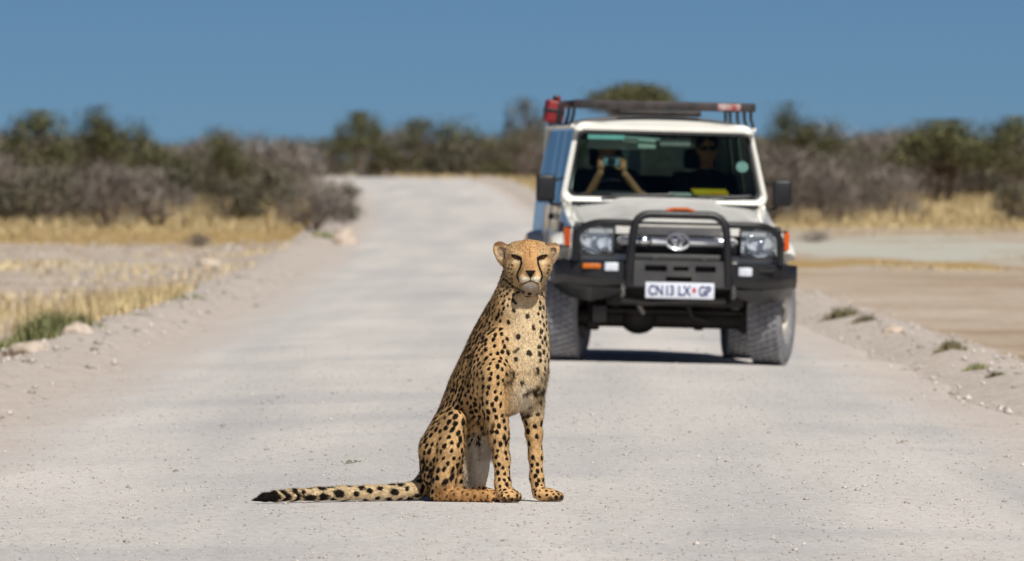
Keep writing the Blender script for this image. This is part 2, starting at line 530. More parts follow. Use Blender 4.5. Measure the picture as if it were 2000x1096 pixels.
# loose stones on the road: too many to count
def pebble_mesh(name, n, yr, xr, size, mats, seed, kind='stuff', zoff=0.0, pw=1.0):
    g = np.random.default_rng(seed)
    oct_v = np.array([[1, 0, 0], [-1, 0, 0], [0, 1, 0], [0, -1, 0], [0, 0, 1], [0, 0, -0.6]], float)
    oct_f = np.array([[0, 2, 4], [2, 1, 4], [1, 3, 4], [3, 0, 4], [2, 0, 5], [1, 2, 5], [3, 1, 5], [0, 3, 5]])
    y = yr[0] + (yr[1] - yr[0]) * g.random(n) ** pw
    x = xr[0] + (xr[1] - xr[0]) * g.random(n)
    s = size[0] + (size[1] - size[0]) * g.random(n) ** 3.5
    V = oct_v[None] * (0.65 + 0.6 * g.random((n, 6, 1))) * s[:, None, None] * np.array([1, 1, 0.75])
    th = g.random(n) * 6.28
    c, sn = np.cos(th)[:, None], np.sin(th)[:, None]
    X = V[..., 0] * c - V[..., 1] * sn; Y = V[..., 0] * sn + V[..., 1] * c
    V[..., 0] = X + x[:, None]; V[..., 1] = Y + y[:, None]
    V[..., 2] += (ground_z(x, y) + zoff + s * 0.25)[:, None]
    F = oct_f[None] + (np.arange(n) * 6)[:, None, None]
    tone = np.repeat(g.random(n), 6)
    o = mesh_np(name, V, F.reshape(-1, 3), mats, None, True, {'tone': ('FLOAT', tone)})
    o['kind'] = kind
    return o
def pebble_mat():
    m = bpy.data.materials.new('pebble'); m.use_nodes = True
    nt = m.node_tree; p = nt.nodes['Principled BSDF']; p.inputs['Roughness'].default_value = 0.9
    p.inputs['Specular IOR Level'].default_value = 0.15
    a = nt.nodes.new('ShaderNodeAttribute'); a.attribute_name = 'tone'
    r = nt.nodes.new('ShaderNodeValToRGB')
    e = r.color_ramp.elements
    e[0].position = 0.0; e[0].color = (*srgb(146, 135, 126), 1)
    e[1].position = 1.0; e[1].color = (*srgb(224, 214, 203), 1)
    for pos, c in ((0.12, srgb(176, 166, 158)), (0.35, srgb(192, 184, 178)), (0.75, srgb(206, 198, 190))):
        k = e.new(pos); k.color = (*c, 1)
    nt.links.new(a.outputs['Fac'], r.inputs['Fac']); nt.links.new(r.outputs['Color'], p.inputs['Base Color'])
    return m
PEB = pebble_mat()
tag(pebble_mesh('loose_gravel', 34000, (40, 84), (-3.3, 3.3), (0.0015, 0.0085), PEB, 3, zoff=0.006, pw=1.5), 'fine loose gravel scattered over the pale road', 'gravel')
tag(pebble_mesh('road_stones', 1100, (40, 110), (-3.3, 3.3), (0.008, 0.02), PEB, 13, zoff=0.004, pw=1.3), 'larger loose stones lying here and there on the road', 'stones')
pm = pebble_mesh('verge_stones', 1500, (55, 170), (-4.8, -3.2), (0.006, 0.05), PEB, 4, pw=1.2)
tag(pm, 'small pale stones strewn along the road verge by the yellow grass', 'stones')
pm = pebble_mesh('verge_rubble', 1500, (55, 150), (3.0, 4.3), (0.006, 0.04), PEB, 5, pw=1.2)
tag(pm, 'small pale rubble on the verge beside the bare brown flat', 'stones')
pm = pebble_mesh('field_stones', 1500, (140, 240), (-13, -4.2), (0.015, 0.08), PEB, 6)
tag(pm, 'pale stones scattered over the whitish ground before the grass', 'stones')
# ================================================================== CHEETAH
# modelled in a frame of 436 units per metre: a to the right, b downwards (982 = ground), c away from the camera
CS = 436.0
CY = 49.3
PHI = R(38)
def cheetah():
    s = SDF((484, 462, -175), (1106, 992, 150), 1.8)
    hx, hz = math.cos(PHI), -math.sin(PHI)              # heading of the body in (a, c)
    # ---- trunk: stack of ellipses
    tb = np.array([
        # b,   left, right, half lateral
        [520, 992, 1056, 26], [545, 984, 1060, 33], [570, 971, 1062, 37], [600, 951, 1065, 43], [650, 923, 1072, 52],
        [700, 900, 1074, 58], [745, 878, 1068, 60], [770, 869, 1058, 60], [788, 862, 1042, 58], [804, 856, 1014, 56],
        [822, 846, 988, 55], [845, 834, 972, 56], [870, 823, 962, 58], [895, 820, 958, 61], [925, 823, 955, 63],
        [955, 831, 948, 62], [985, 842, 935, 58]], float)
    sl, (A, B, C) = s.blk((780, 518, -175), (1106, 990, 150))
    b = B[0, :, 0]
    Lf = np.interp(b, tb[:, 0], tb[:, 1]); Rt = np.interp(b, tb[:, 0], tb[:, 2]); lat = np.interp(b, tb[:, 0], tb[:, 3])
    ker = np.exp(-np.linspace(-2, 2, 13) ** 2); ker /= ker.sum()
    def sm(v): return np.convolve(np.pad(v, 6, mode='edge'), ker, 'valid')
    Lf, Rt, lat = sm(Lf), sm(Rt), sm(lat)
    ca = (Lf + Rt) / 2; w = (Rt - Lf) / 2
    al = np.sqrt(np.maximum(w ** 2 - (lat * math.sin(PHI)) ** 2, 100)) / math.cos(PHI)
    cc = -(ca - 930) * math.tan(PHI) * 0.8
    q = lambda v: v.astype(np.float32)[None, :, None]
    da, dc = A - q(ca), C - q(cc)
    u = (da * hx + dc * hz) / q(al); v = (-da * hz + dc * hx) / q(lat)
    rho = np.sqrt(u * u + v * v)
    d = (rho - 1) * q(np.minimum(al, lat))
    d = np.maximum(d, 530 - B)
    d = np.maximum(d, B - 981)
    s.comb(sl, d.astype(np.float32), 0)
    # ---- neck
    s.cap((1024, 528, -60), (1012, 600, -58), 36, 47, 14)
    # ---- near shoulder and foreleg
    rz = Matrix.Rotation(R(14), 3, 'Z')
    s.ell((957, 715, -92), (40, 72, 32), 16, rz)
    s.chain([(964, 735, -112, 36), (967, 795, -116, 27), (975, 850, -119, 19), (980, 900, -120, 15.5), (982, 945, -121, 15), (984, 962, -124, 16)], 9)
    s.cap((957, 796, -104), (972, 836, -112), 22, 17, 9)
    s.ell((992, 967, -134), (22, 14, 20), 7)
    for (ta, tc) in ((985, -151), (997, -152), (1006, -146), (1011, -136)):
        s.ell((ta, 971, tc), (8, 9.5, 9), 4)
    # ---- far foreleg
    s.chain([(1030, 725, -62, 38), (1036, 785, -56, 25), (1040, 815, -55, 20), (1043, 850, -54, 15.5), (1046, 895, -54, 13), (1048, 935, -56, 13), (1052, 960, -60, 14)], 9)
    s.ell((1066, 968, -72), (26, 13, 17), 7)
    for (ta, tc) in ((1071, -86), (1082, -86), (1090, -80), (1093, -70)):
        s.ell((ta, 972, tc), (8, 9, 8), 4)
    # chest tuft
    s.ell((1002, 782, -92), (28, 24, 22), 14)
    s.ell((1022, 765, -88), (34, 28, 26), 14)
    # ---- near hind leg: folded, thigh, shin and foot on the ground
    s.ell((862, 885, -22), (40, 80, 40), 12, Matrix.Rotation(R(12), 3, 'Z'))
    s.chain([(858, 880, -34, 40), (886, 826, -58, 22)], 10)
    s.chain([(890, 826, -62, 20), (881, 880, -70, 25), (868, 940, -66, 23), (856, 964, -56, 17)], 8)
    s.chain([(850, 967, -52, 14), (895, 969, -84, 12.5), (945, 970, -112, 12)], 7)
    s.ell((957, 970, -118), (17, 11.5, 14), 6)
    for (ta, tc) in ((958, -132), (966, -130), (972, -122)):
        s.ell((ta, 973, tc), (6.5, 8, 7), 3)
    # ---- far hind leg
    s.ell((918, 890, 62), (36, 70, 36), 12)
    s.chain([(932, 838, 40, 18), (925, 900, 48, 22), (915, 955, 55, 17)], 8)
    s.chain([(912, 969, 54, 12), (950, 970, 20, 11.5), (972, 971, 0, 11)], 6)
    # ---- tail along the ground
    s.chain([(846, 930, 20, 24), (832, 950, 14, 21), (812, 962, 6, 17.5), (770, 966, -4, 15.8), (720, 967, -12, 14.8), (670, 967.5, -20, 14.2), (620, 969, -26, 13),
             (570, 971, -32, 11.6), (540, 973, -36, 10.5), (518, 975, -39, 8), (499, 980, -42, 2.5)], 6)
    # ---- head
    s.ell((1032, 510, -76), (45, 38, 46), 10)
    for sx in (-1, 1):
        s.ell((1032 + sx * 23, 500, -74), (24, 23, 32), 8)               # broad brow of the skull
    s.ell((1032, 533, -92), (41, 31, 36), 12)
    s.ell((1034, 513, -106), (27, 24, 22), 12)                          # between the eyes
    s.cap((1034, 524, -108), (1036, 541, -137), 26, 18, 9)
    for sx in (-1, 1):
        s.ell((1036 + sx * 10, 546, -143), (13, 10.5, 13), 4)
        s.ell((1033.5 + sx * 26, 526, -102), (17, 15, 19), 10)          # cheekbone
        s.cap((1033.5 + sx * 33, 500, -105), (1033.5 + sx * 15, 501.5, -121), 5.5, 6.0, 6)    # brow
        s.cap((1033.5 + sx * 31, 515, -106), (1033.5 + sx * 17, 515.5, -116), 4.0, 4.0, 5)       # lower lid
    s.ell((1036, 560, -131), (15, 10, 13), 5)
    s.ell((1036, 566, -114), (21, 15, 18), 8)
    s.cap((1034, 490, -103), (1036, 529, -143), 17, 12.5, 12)
    s.ell((1036, 537, -155), (10, 6.5, 6), 3)
    s.cap((1036, 543, -157), (1036, 551, -157), 1.6, 1.6, 2, sub=True)
    s.cap((1036, 552.5, -159), (1021, 557, -148), 1.6, 1.6, 2, sub=True)
    s.cap((1036, 552.5, -159), (1051, 557, -148), 1.6, 1.6, 2, sub=True)
    # ears: broad base, rounded tip, cupped towards the front
    for (tip, base, carve, tilt) in (((977, 490, 14, 15), (986, 505, 17, 21), (979, 497, 9.5, 14), -28), ((1081, 491, 11.5, 13.5), (1073, 505, 15, 19), (1079, 497, 7.5, 11.5), 26)):
        rt = Matrix.Rotation(R(tilt), 3, 'Z')
        s.ell((tip[0], tip[1], -66), (tip[2], tip[3], 7), 7, rt)
        s.ell((base[0], base[1], -67), (base[2], base[3], 9), 9, rt)
        s.ell((carve[0], carve[1], -78), (carve[2], carve[3], 11), 3, rt, sub=True)
    V, Q = s.mesh(2)
    N = quad_normals(V, Q)
    if (N * (V - V.mean(0))).sum() < 0:
        Q = Q[:, ::-1]; N = -N
    return V, Q, N

CV, CQ, CN = cheetah()

def cheetah_coat(V, N):
    """coat colour and spot field per vertex"""
    g = np.random.default_rng(21)
    a, b, c = V.T
    n = len(V)
    def st(e0, e1, x): return sstep(e0, e1, x)
    tan = np.array(srgb(224, 184, 130)); cream = np.array(srgb(234, 212, 172)); orange = np.array(srgb(206, 150, 92))
    white = np.array(srgb(226, 218, 202)); back = np.array(srgb(196, 158, 108)); grey = np.array(srgb(150, 138, 122))
    dark = np.array(srgb(24, 18, 15)); brown = np.array(srgb(48, 30, 22))
    col = np.tile(tan, (n, 1))
    def put(w, cc):
        nonlocal col
        w = np.clip(w, 0, 1)[:, None]
        col = col * (1 - w) + cc * w
    head = (b < 572) & (c < -20)
    hd = (1 - st(566, 590, b)) * (1 - st(-30, -12, c))
    tail = (a < 822) & (b > 925)
    # back darker and redder, chest and throat pale
    leftedge = np.interp(b, [520, 600, 650, 700, 750, 800, 850, 880, 985], [992, 951, 923, 900, 876, 857, 832, 820, 836])
    put(st(60, 5, a - leftedge) * (1 - tail) * 0.75, back)
    chest = st(972, 1018, a - 0.1 * (b - 680)) * (1 - st(800, 840, b)) * st(560, 600, b)
    put(chest * 0.85, cream)
    put(st(985, 1010, a) * st(735, 770, b) * (1 - st(805, 830, b)) * (1 - st(1030, 1048, a)) * 0.45, white * 0.85)
    # belly fur between thigh and foreleg, inside of the legs
    belly = st(898, 916, a) * (1 - st(958, 975, a)) * st(832, 868, b) * (1 - st(948, 958, b)) * st(-66, -40, c + 0 * a)
    put(belly * 0.9, white * 0.86)
    put(belly * st(0.45, 0.8, vnoise(a, b * 0.2, 9, 5)) * 0.5, np.array(srgb(160, 138, 108)))
    put(st(0.1, 0.6, N[:, 2]) * st(780, 830, b) * (1 - tail) * 0.6, cream)
    hindfoot = (b > 948) & (a > 850) & (a < 975) & (c > -150) & (c < -40)
    put(hindfoot * st(950, 958, b) * (1 - st(962, 976, a)) * 0.7, orange)
    put(st(950, 965, b) * (a > 972) * 0.22, orange)
    put(tail * 0.75, cream * 0.92)
    put(tail * st(0.3, 0.9, N[:, 1]) * 0.5, white)
    # ---- head colours
    put(hd, np.array(srgb(204, 169, 122)))
    up = hd * (1 - st(-95, -70, c))
    put(hd * np.exp(-(((a - 1034) / 24) ** 2)) * (1 - st(520, 545, b)) * 0.6, orange)
    put(hd * st(515, 532, b) * (1 - np.exp(-(((a - 1035) / 20) ** 4))), np.array(srgb(196, 166, 122)))
    def blob(ca, cb, ra, rb, cc, wgt=1.0, pw=4, cmax=-60):
        put(wgt * (c < cmax) * np.exp(-((((a - ca) / ra) ** 2 + ((b - cb) / rb) ** 2) ** (pw / 2))), cc)
    for sx, ex in ((-1, 1010), (1, 1057)):
        blob(ex, 497.5, 9, 4.5, np.array(srgb(222, 190, 140)), 0.8)
        blob(ex + sx * 1, 515, 10, 5, np.array(srgb(232, 208, 165)), 0.85)
        blob(1035 + sx * 17, 531, 8, 11, np.array(srgb(222, 180, 126)), 0.8)
        blob(1036 + sx * 10, 549, 12, 6.5, np.array(srgb(246, 234, 208)), 0.95)
    blob(1036, 524, 9, 14, np.array(srgb(160, 118, 74)), 0.6)
    blob(1036, 562, 14, 8, np.array(srgb(232, 226, 216)), 0.9)
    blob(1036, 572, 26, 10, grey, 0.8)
    # lines: eyes, tear marks, nose, mouth
    def line(pts, wd, cc, wgt=1.0, cmax=-85):
        best = np.full(n, 1e9)
        for (x0, y0), (x1, y1) in zip(pts[:-1], pts[1:]):
            dx, dy = x1 - x0, y1 - y0
            tt = np.clip(((a - x0) * dx + (b - y0) * dy) / (dx * dx + dy * dy), 0, 1)
            best = np.minimum(best, np.hypot(a - x0 - tt * dx, b - y0 - tt * dy))
        put(wgt * (c < cmax) * (1 - st(wd * 0.55, wd * 1.25, best)), cc)
    line([(1001, 503), (1009, 504), (1016, 507.5)], 3.3, dark)
    line([(1066, 503), (1058, 504), (1051, 507.5)], 3.3, dark)
    line([(1003, 506), (1011, 510), (1017, 510)], 2.0, dark)
    line([(1064, 506), (1056, 510), (1050, 510)], 2.0, dark)
    line([(1017, 508), (1018.5, 517), (1016, 526), (1011.5, 535), (1010, 543), (1013.5, 552)], 2.1, dark)
    line([(1050, 508), (1050.5, 517), (1053, 526), (1057, 535), (1058.5, 543), (1055, 552)], 2.1, dark)
    line([(1036, 545), (1036, 551), (1029, 553.5), (1022, 557)], 1.5, np.array(srgb(60, 50, 45)), 0.9)
    line([(1036, 551), (1043, 553.5), (1050, 557)], 1.5, np.array(srgb(60, 50, 45)), 0.9)
    line([(1034, 486), (1034.5, 505)], 1.6, np.array(srgb(110, 70, 36)), 0.55)
    nose = (c < -138) * (1 - st(0.75, 1.1, np.maximum(np.abs(a - 1036) / np.interp(b, [529, 532, 536, 541, 546], [7, 11, 9, 4.5, 1]), np.abs(b - 537.5) / 7)))
    put(nose, dark)
    # ears: pale hairy inside, dark rim spot
    for ea, eb in ((981, 498), (1078, 500)):
        rr = np.hypot((a - ea) / 17, (b - eb) / 22)
        ins = (c < -64) * (c > -90) * (np.abs(a - 1030) > 34)
        put(ins * (rr < 0.62) * 0.75, np.array(srgb(168, 150, 128)))
        put(ins * (rr < 0.38) * (b > eb) * 0.6, np.array(srgb(96, 84, 74)))
        put(ins * (rr >= 0.62) * (rr < 1.15) * (b < 512) * 0.45, np.array(srgb(226, 190, 140)))
        put(ins * (b < eb - 15) * 0.6, np.array(srgb(110, 70, 45)))
    # collar crease of dark mane hairs at the jaw
    line([(985, 548), (994, 556), (1008, 566), (1024, 573)], 2.4, brown, 0.75, cmax=-40)
    line([(1024, 772), (1040, 762), (1050, 758)], 4.5, brown, 0.95, 0)
    line([(1046, 772), (1060, 764)], 5, brown, 0.95, 60)
    line([(1018, 820), (1036, 813)], 4.2, brown, 0.9, 0)
    line([(1004, 690), (1012, 684)], 3.6, brown, 0.9, 0)
    line([(985, 752), (998, 745)], 3.4, brown, 0.8, 0)
    line([(948, 625), (943, 690), (944, 750), (950, 800)], 5, brown, 0.2, 60)
    # toes and pads
    for (ta, tb, tc) in ((985, 976, -157), (997, 976, -158), (1008, 976, -152), (1014, 975, -141), (1074, 976, -92), (1086, 976, -91), (1095, 975, -84), (1099, 974, -72), (966, 977, -134), (974, 977, -124)):
        put(0.85 * (1 - st(4, 8, np.hypot(a - ta, b - tb, c - tc) if False else np.sqrt((a - ta) ** 2 + (b - tb) ** 2 + (c - tc) ** 2))), brown)
    # ---- spots
    sp_r = np.full(n, 5.0); sp_d = np.full(n, 16.0); sp_e = np.full(n, 1.25); wgt = np.ones(n)
    def reg(m, r, d, e=1.25, w_=1.0):
        sp_r[m] = r; sp_d[m] = d; sp_e[m] = e; wgt[m] = w_
    reg((a - leftedge) < 40, 4.5, 13.2, 1.5)
    reg((b > 800) & (a < 915) & (c < 20), 5.9, 19.5, 1.35)
    reg((b > 900) & (a < 850), 4.6, 12.5, 1.7)
    reg(chest > 0.45, 5.6, 36, 1.25, 0.95)
    reg((chest > 0.3) & (a > 1050), 4.6, 15, 1.2)
    reg((b > 790) & (a > 925) & (b < 930), 5.6, 17, 1.3)
    reg((b > 790) & (a > 1000), 6.2, 25, 1.25)
    reg((b >= 905) & (a > 935), 4.2, 13.5, 1.2)
    reg((b > 950) & (a > 925), 3.2, 11, 1.0, 0.95)
    reg(hindfoot, 3.0, 14, 1.2, 0.9)
    reg(tail, 6.8, 21, 1.1)
    reg(tail & (a < 690), 8.0, 25, 1.25)
    reg(head, 1.9, 7.2, 1.1, 0.62)
    reg(head & (b > 520) & (np.abs(a - 1032) > 27), 2.9, 9.5, 1.1, 0.9)
    reg((b > 545) & (b < 600) & (a < 1010) & (c > -110), 3.6, 11.5, 1.2)
    body = ~head & ~tail & (b < 900)
    sp_d *= np.where(body & (chest < 0.45), 0.62, np.where(body, 0.64, 0.70)); sp_r *= np.where(body & (chest < 0.45), 0.83, np.where(body, 0.92, 1.0))
    skip = ((belly > 0.4) & ((b > 872) | (a > 940))) | (head & (np.abs(a - 1035) < 32) & (b > 498)) | (tail & (a < 592)) | (head & ((a < 993) | (a > 1068)) & (b < 522))
    skip |= (a > 980) & (a < 1035) & (b > 752) & (b < 806) & (c < -60)
    skip |= (N[:, 2] > 0.5) & (b > 830) & (a < 960) & ~tail
    order = g.permutation(n)
    cand = order[~skip[order]][:30000]
    P = np.empty((4000, 3)); D = np.empty(4000); ids = []
    m = 0
    for i in cand:
        if m:
            dd = np.sqrt(((P[:m] - V[i]) ** 2).sum(1))
            if (dd < 0.5 * (D[:m] + sp_d[i])).any(): continue
        P[m] = V[i]; D[m] = sp_d[i] * (0.9 + 0.25 * g.random()); ids.append(i); m += 1
        if m >= 4000: break
    ids = np.array(ids); P = P[:m]
    rad = sp_r[ids] * (0.78 + 0.42 * g.random(m)); el = sp_e[ids] * (0.85 + 0.4 * g.random(m)); ww = wgt[ids]
    # flow: the way the hair lies, used for the long axis of each spot
    def flow(V, N):
        a, b, c = V.T
        f = np.tile(np.array([-0.35, 1.0, 0.1]), (len(V), 1))
        th = (b > 820) & (a < 915)
        f[th] = (-0.55, 1.0, 0.2)
        f[(a < 822) & (b > 925)] = (-1, 0.05, 0)
        ch = (a > 990) & (b > 580) & (b < 800)
        f[ch] = (0.15, 1, -0.1)
        leg = (b > 800) & (a > 930)
        f[leg] = (0.08, 1, 0)
        h = (b < 575)
        f[h] = np.stack([(a - 1035) * 0.02, (b - 535) * 0.02 - 0.1, np.full(len(a), 0.9)], 1)[h]
        f = f - (f * N).sum(1)[:, None] * N
        return f / np.maximum(np.linalg.norm(f, axis=1), 1e-6)[:, None]
    FL = flow(V, N)
    ax = FL[ids]
    spot = np.full(n, -1.0)
    for s0 in range(0, n, 3000):
        sl = slice(s0, s0 + 3000)
        dv = V[sl][:, None, :] - P[None]
        al = (dv * ax[None]).sum(2)
        d2 = (dv ** 2).sum(2)
        e = np.sqrt(np.maximum(d2 - al * al, 0) * 1.0 + (al / el[None]) ** 2) / rad[None]
        f = np.where(ww[None] >= 0.99, 1 - e, (1 - e))
        k = f.argmax(1)
        fm = f[np.arange(len(k)), k]
        spot[sl] = np.clip(fm, -1.5, 1)
    spot[skip & (spot < 0.4)] = -1.0
    col = col * (0.9 + 0.2 * vnoise(a * 1.0, b * 0.25, 5, 3))[:, None]
    sw = np.ones(n)
    sw[head] = 0.5; sw[head & (b > 520) & (np.abs(a - 1032) > 27)] = 0.8; sw[hindfoot] = 0.8; sw[(chest > 0.45)] = 0.95
    # tail rings and dark tip
    ring = np.full(n, -1.0)
    ph = a + 6 * np.sin(c * 0.15) + 4 * np.cos(b * 0.3)
    for rc, rw in ((583, 7), (560, 8), (590, 1)):
        ring = np.maximum(ring, 1 - np.abs(ph - rc) / rw)
    ring = np.maximum(ring, (547 - ph) / 8)
    spot = np.where(tail & (a < 600), np.maximum(np.where(a < 590, -1, spot), np.clip(ring, -1.5, 1)), spot)
    spot[nose > 0.2] = -1
    return col, spot, sw, FL

COATC, SPOT, SPW, CFL = cheetah_coat(CV, CN)

def coat_material(name, fur=False):
    m = bpy.data.materials.new(name); m.use_nodes = True
    nt = m.node_tree; N = nt.nodes; L = nt.links
    p = N['Principled BSDF']
    p.inputs['Roughness'].default_value = 0.85
    p.inputs['Specular IOR Level'].default_value = 0.2
    p.inputs['Sheen Weight'].default_value = 0.0
    A = N.new('ShaderNodeAttribute'); A.attribute_name = 'coat'
    S = N.new('ShaderNodeAttribute'); S.attribute_name = 'spot'
    W = N.new('ShaderNodeAttribute'); W.attribute_name = 'spotw'
    tc = N.new('ShaderNodeTexCoord')
    n1 = N.new('ShaderNodeTexNoise'); n1.inputs['Scale'].default_value = 55; n1.inputs['Detail'].default_value = 3
    L.new(tc.outputs['Object'], n1.inputs['Vector'])
    ad = N.new('ShaderNodeMath'); ad.operation = 'MULTIPLY_ADD'; ad.inputs[1].default_value = 1.3
    L.new(n1.outputs['Fac'], ad.inputs[0]); L.new(S.outputs['Fac'], ad.inputs[2])
    mr = N.new('ShaderNodeMapRange'); mr.inputs['From Min'].default_value = 0.57; mr.inputs['From Max'].default_value = 0.92
    L.new(ad.outputs[0], mr.inputs['Value'])
    mw = N.new('ShaderNodeMath'); mw.operation = 'MULTIPLY'; L.new(mr.outputs[0], mw.inputs[0]); L.new(W.outputs['Fac'], mw.inputs[1])
    n2 = N.new('ShaderNodeTexNoise'); n2.inputs['Scale'].default_value = 140; n2.inputs['Detail'].default_value = 4
    L.new(tc.outputs['Object'], n2.inputs['Vector'])
    rp = N.new('ShaderNodeValToRGB'); rp.color_ramp.elements[0].position = 0.3; rp.color_ramp.elements[1].position = 0.7
    rp.color_ramp.elements[0].color = (0.74, 0.72, 0.70, 1); rp.color_ramp.elements[1].color = (1.12, 1.12, 1.12, 1)
    L.new(n2.outputs['Fac'], rp.inputs['Fac'])
    mu = N.new('ShaderNodeMix'); mu.data_type = 'RGBA'; mu.blend_type = 'MULTIPLY'; mu.inputs[0].default_value = 1
    L.new(A.outputs['Color'], mu.inputs[6]); L.new(rp.outputs['Color'], mu.inputs[7])
    mx = N.new('ShaderNodeMix'); mx.data_type = 'RGBA'
    L.new(mw.outputs[0], mx.inputs[0]); L.new(mu.outputs[2], mx.inputs[6]); mx.inputs[7].default_value = (*srgb(26, 19, 15), 1)
    L.new(mx.outputs[2], p.inputs['Base Color'])
    if not fur:
        b = N.new('ShaderNodeBump'); b.inputs['Strength'].default_value = 0.5; b.inputs['Distance'].default_value = 0.004
        L.new(n2.outputs['Fac'], b.inputs['Height']); L.new(b.outputs['Normal'], p.inputs['Normal'])
    return m

def c2w(V):
    """model frame to world: real size, standing on the road"""
    V = np.asarray(V, float)
    x = (V[:, 0] - 1000) / CS; y = CY + V[:, 2] / CS
    return np.stack([x, y, (982 - V[:, 1]) / CS], 1)
CZ = float(ground_z(0.0, CY)) + 0.006
CORG = np.array([-0.09, CY, 0.0])
ch_root = empty('cheetah', (CORG[0], CORG[1], CZ))
tag(ch_root, 'spotted cheetah sitting upright on the gravel road with its tail laid out', 'cheetah')
WV = c2w(CV) - CORG
coat_m = coat_material('spotted_coat')
mesh_np('body', WV, CQ[:, ::-1], coat_m, ch_root, True, {'coat': ('FLOAT_COLOR', COATC), 'spot': ('FLOAT', SPOT), 'spotw': ('FLOAT', SPW)})
# short coat hair: one fine blade per hair, lying along the flow
def cheetah_fur(count):
    g = np.random.default_rng(5)
    q = CQ[g.integers(0, len(CQ), count)]
    uv = g.random((count, 2))
    w4 = np.stack([(1 - uv[:, 0]) * (1 - uv[:, 1]), uv[:, 0] * (1 - uv[:, 1]), uv[:, 0] * uv[:, 1], (1 - uv[:, 0]) * uv[:, 1]], 1)
    P = (CV[q] * w4[..., None]).sum(1); Nn = CN[q[:, 0]]; Fl = CFL[q[:, 0]]
    a, b, c = P.T
    ln = np.full(count, 3.4)
    head = b < 572
    ln[head] = 2.2
    ln[(b < 545) & (np.abs(a - 1035) < 32)] = 1.5
    ln[head & (np.abs(a - 1033) > 28) & (b > 515)] = 3.4
    ln[(np.abs(a - 1035) > 38) & (b < 520)] = 1.8
    ln[(b > 560) & (b < 760) & (a < 975)] = 4.4                   # mane and shoulders
    ln[(a > 985) & (b > 720) & (b < 810)] = 8.5                   # chest tuft
    ln[(a > 905) & (a < 965) & (b > 815) & (b < 950)] = 9.0       # belly
    ln[(b > 900) & (a > 930)] = 2.6
    ln[(a < 822) & (b > 925)] = 5.0
    ln[(a < 600)] = 6.5
    ln *= 0.6 + 0.8 * g.random(count)
    D = Fl * 0.85 + Nn * (0.30 + 0.25 * g.random(count))[:, None] + 0.22 * g.normal(size=(count, 3))
    D /= np.linalg.norm(D, axis=1)[:, None]
    T = np.cross(D, Nn); T /= np.maximum(np.linalg.norm(T, axis=1), 1e-6)[:, None]
    wd = (0.42 + 0.3 * g.random(count))[:, None]
    tip = P + D * ln[:, None]
    tip[:, 1] = np.minimum(tip[:, 1], 981.5)
    Vv = np.stack([P - T * wd - Nn * 0.4, P + T * wd - Nn * 0.4, tip], 1).reshape(-1, 3)
    k = q[np.arange(count), w4.argmax(1)]
    rep = lambda x: np.repeat(x, 3, axis=0)
    o = mesh_np('fur', c2w(Vv) - CORG, np.arange(count * 3).reshape(-1, 3), coat_material('coat_hair', True), ch_root, True,
                {'coat': ('FLOAT_COLOR', rep(COATC[k])), 'spot': ('FLOAT', rep(SPOT[k])), 'spotw': ('FLOAT', rep(SPW[k]))})
    nn = Nn.copy(); nn[:, 1] *= -1
    nn = np.stack([nn[:, 0], nn[:, 2], nn[:, 1]], 1)
    nn = nn + 0.35 * g.normal(size=nn.shape); nn /= np.linalg.norm(nn, axis=1)[:, None]
    o.data.normals_split_custom_set_from_vertices(rep(nn).astype(np.float32))
    o['kind'] = 'stuff'
    return o
cheetah_fur(170000)
eye_m = pmat('amber_eye', srgb(104, 60, 20), srgb(60, 32, 10), 300, 0.08, spec=0.7)
pup_m = pmat('eye_pupil', (0.004, 0.004, 0.004), None, rough=0.05)
for ex in (1010.5, 1056.5):
    p = c2w(np.array([[ex, 507.8, -113.5]]))[0] - CORG
    e = MB().ball(p, 7.6 / CS, 3).build('eye', eye_m, ch_root, 180)
    MB().ball((p[0], p[1] - 6.4 / CS, p[2]), (3.4 / CS, 1.8 / CS, 3.4 / CS), 2).build('pupil', pup_m, e, 180)
# ================================================================== OFF-ROAD CAR
# local axes: x to the picture's right, y towards the rear, z up; origin on the ground under the front axle
CARX, CARY = 305.0 / 250.0, 86.0
car = empty('off_road_car', (CARX, CARY, float(ground_z(CARX, CARY)) + 0.004), (0, R(1.35), R(3.7)))
tag(car, 'white off-road car with black bull bar and roof rack standing on the gravel road', 'car')
paint = pmat('cream_paint', srgb(238, 237, 228), srgb(230, 228, 217), 3.0, 0.25, coat=0.7)
dusty = pmat('dusty_hood_paint', srgb(222, 221, 216), srgb(204, 202, 197), 5.0, 0.42, coat=0.3)
black = pmat('black_powder_coat', srgb(24, 25, 28), srgb(38, 38, 40), 8.0, 0.36, bump=0.1, bscale=200)
lit_dusty_black = pmat('lit_dusty_black_steel', srgb(58, 58, 60), srgb(74, 72, 70), 6.0, 0.55, bump=0.1, bscale=150)  # paler black: sunlit look of the bumper centre put into the colour
rubber = pmat('dusty_rubber', srgb(122, 123, 128), srgb(146, 145, 147), 14.0, 0.85, bump=0.3, bscale=120)
plastic = pmat('black_plastic', srgb(22, 23, 26), srgb(30, 31, 34), 9.0, 0.45)
chrome = pmat('chrome', (0.92, 0.93, 0.95), None, rough=0.10, metal=1.0)
steel = pmat('grey_steel', srgb(120, 118, 116), srgb(150, 146, 140), 12, 0.45, metal=0.6)
under_m = pmat('oily_black', srgb(22, 21, 21), srgb(44, 38, 33), 7.0, 0.7)
rim_m = pmat('steel_rim', srgb(178, 176, 170), srgb(150, 142, 130), 8.0, 0.5, metal=0.3)
amber = pmat('amber_lens', srgb(238, 104, 8), srgb(200, 66, 4), 60, 0.2, coat=0.6)
refl_w = pmat('white_lamp', srgb(226, 230, 238), srgb(206, 212, 222), 40, 0.25, coat=0.5)
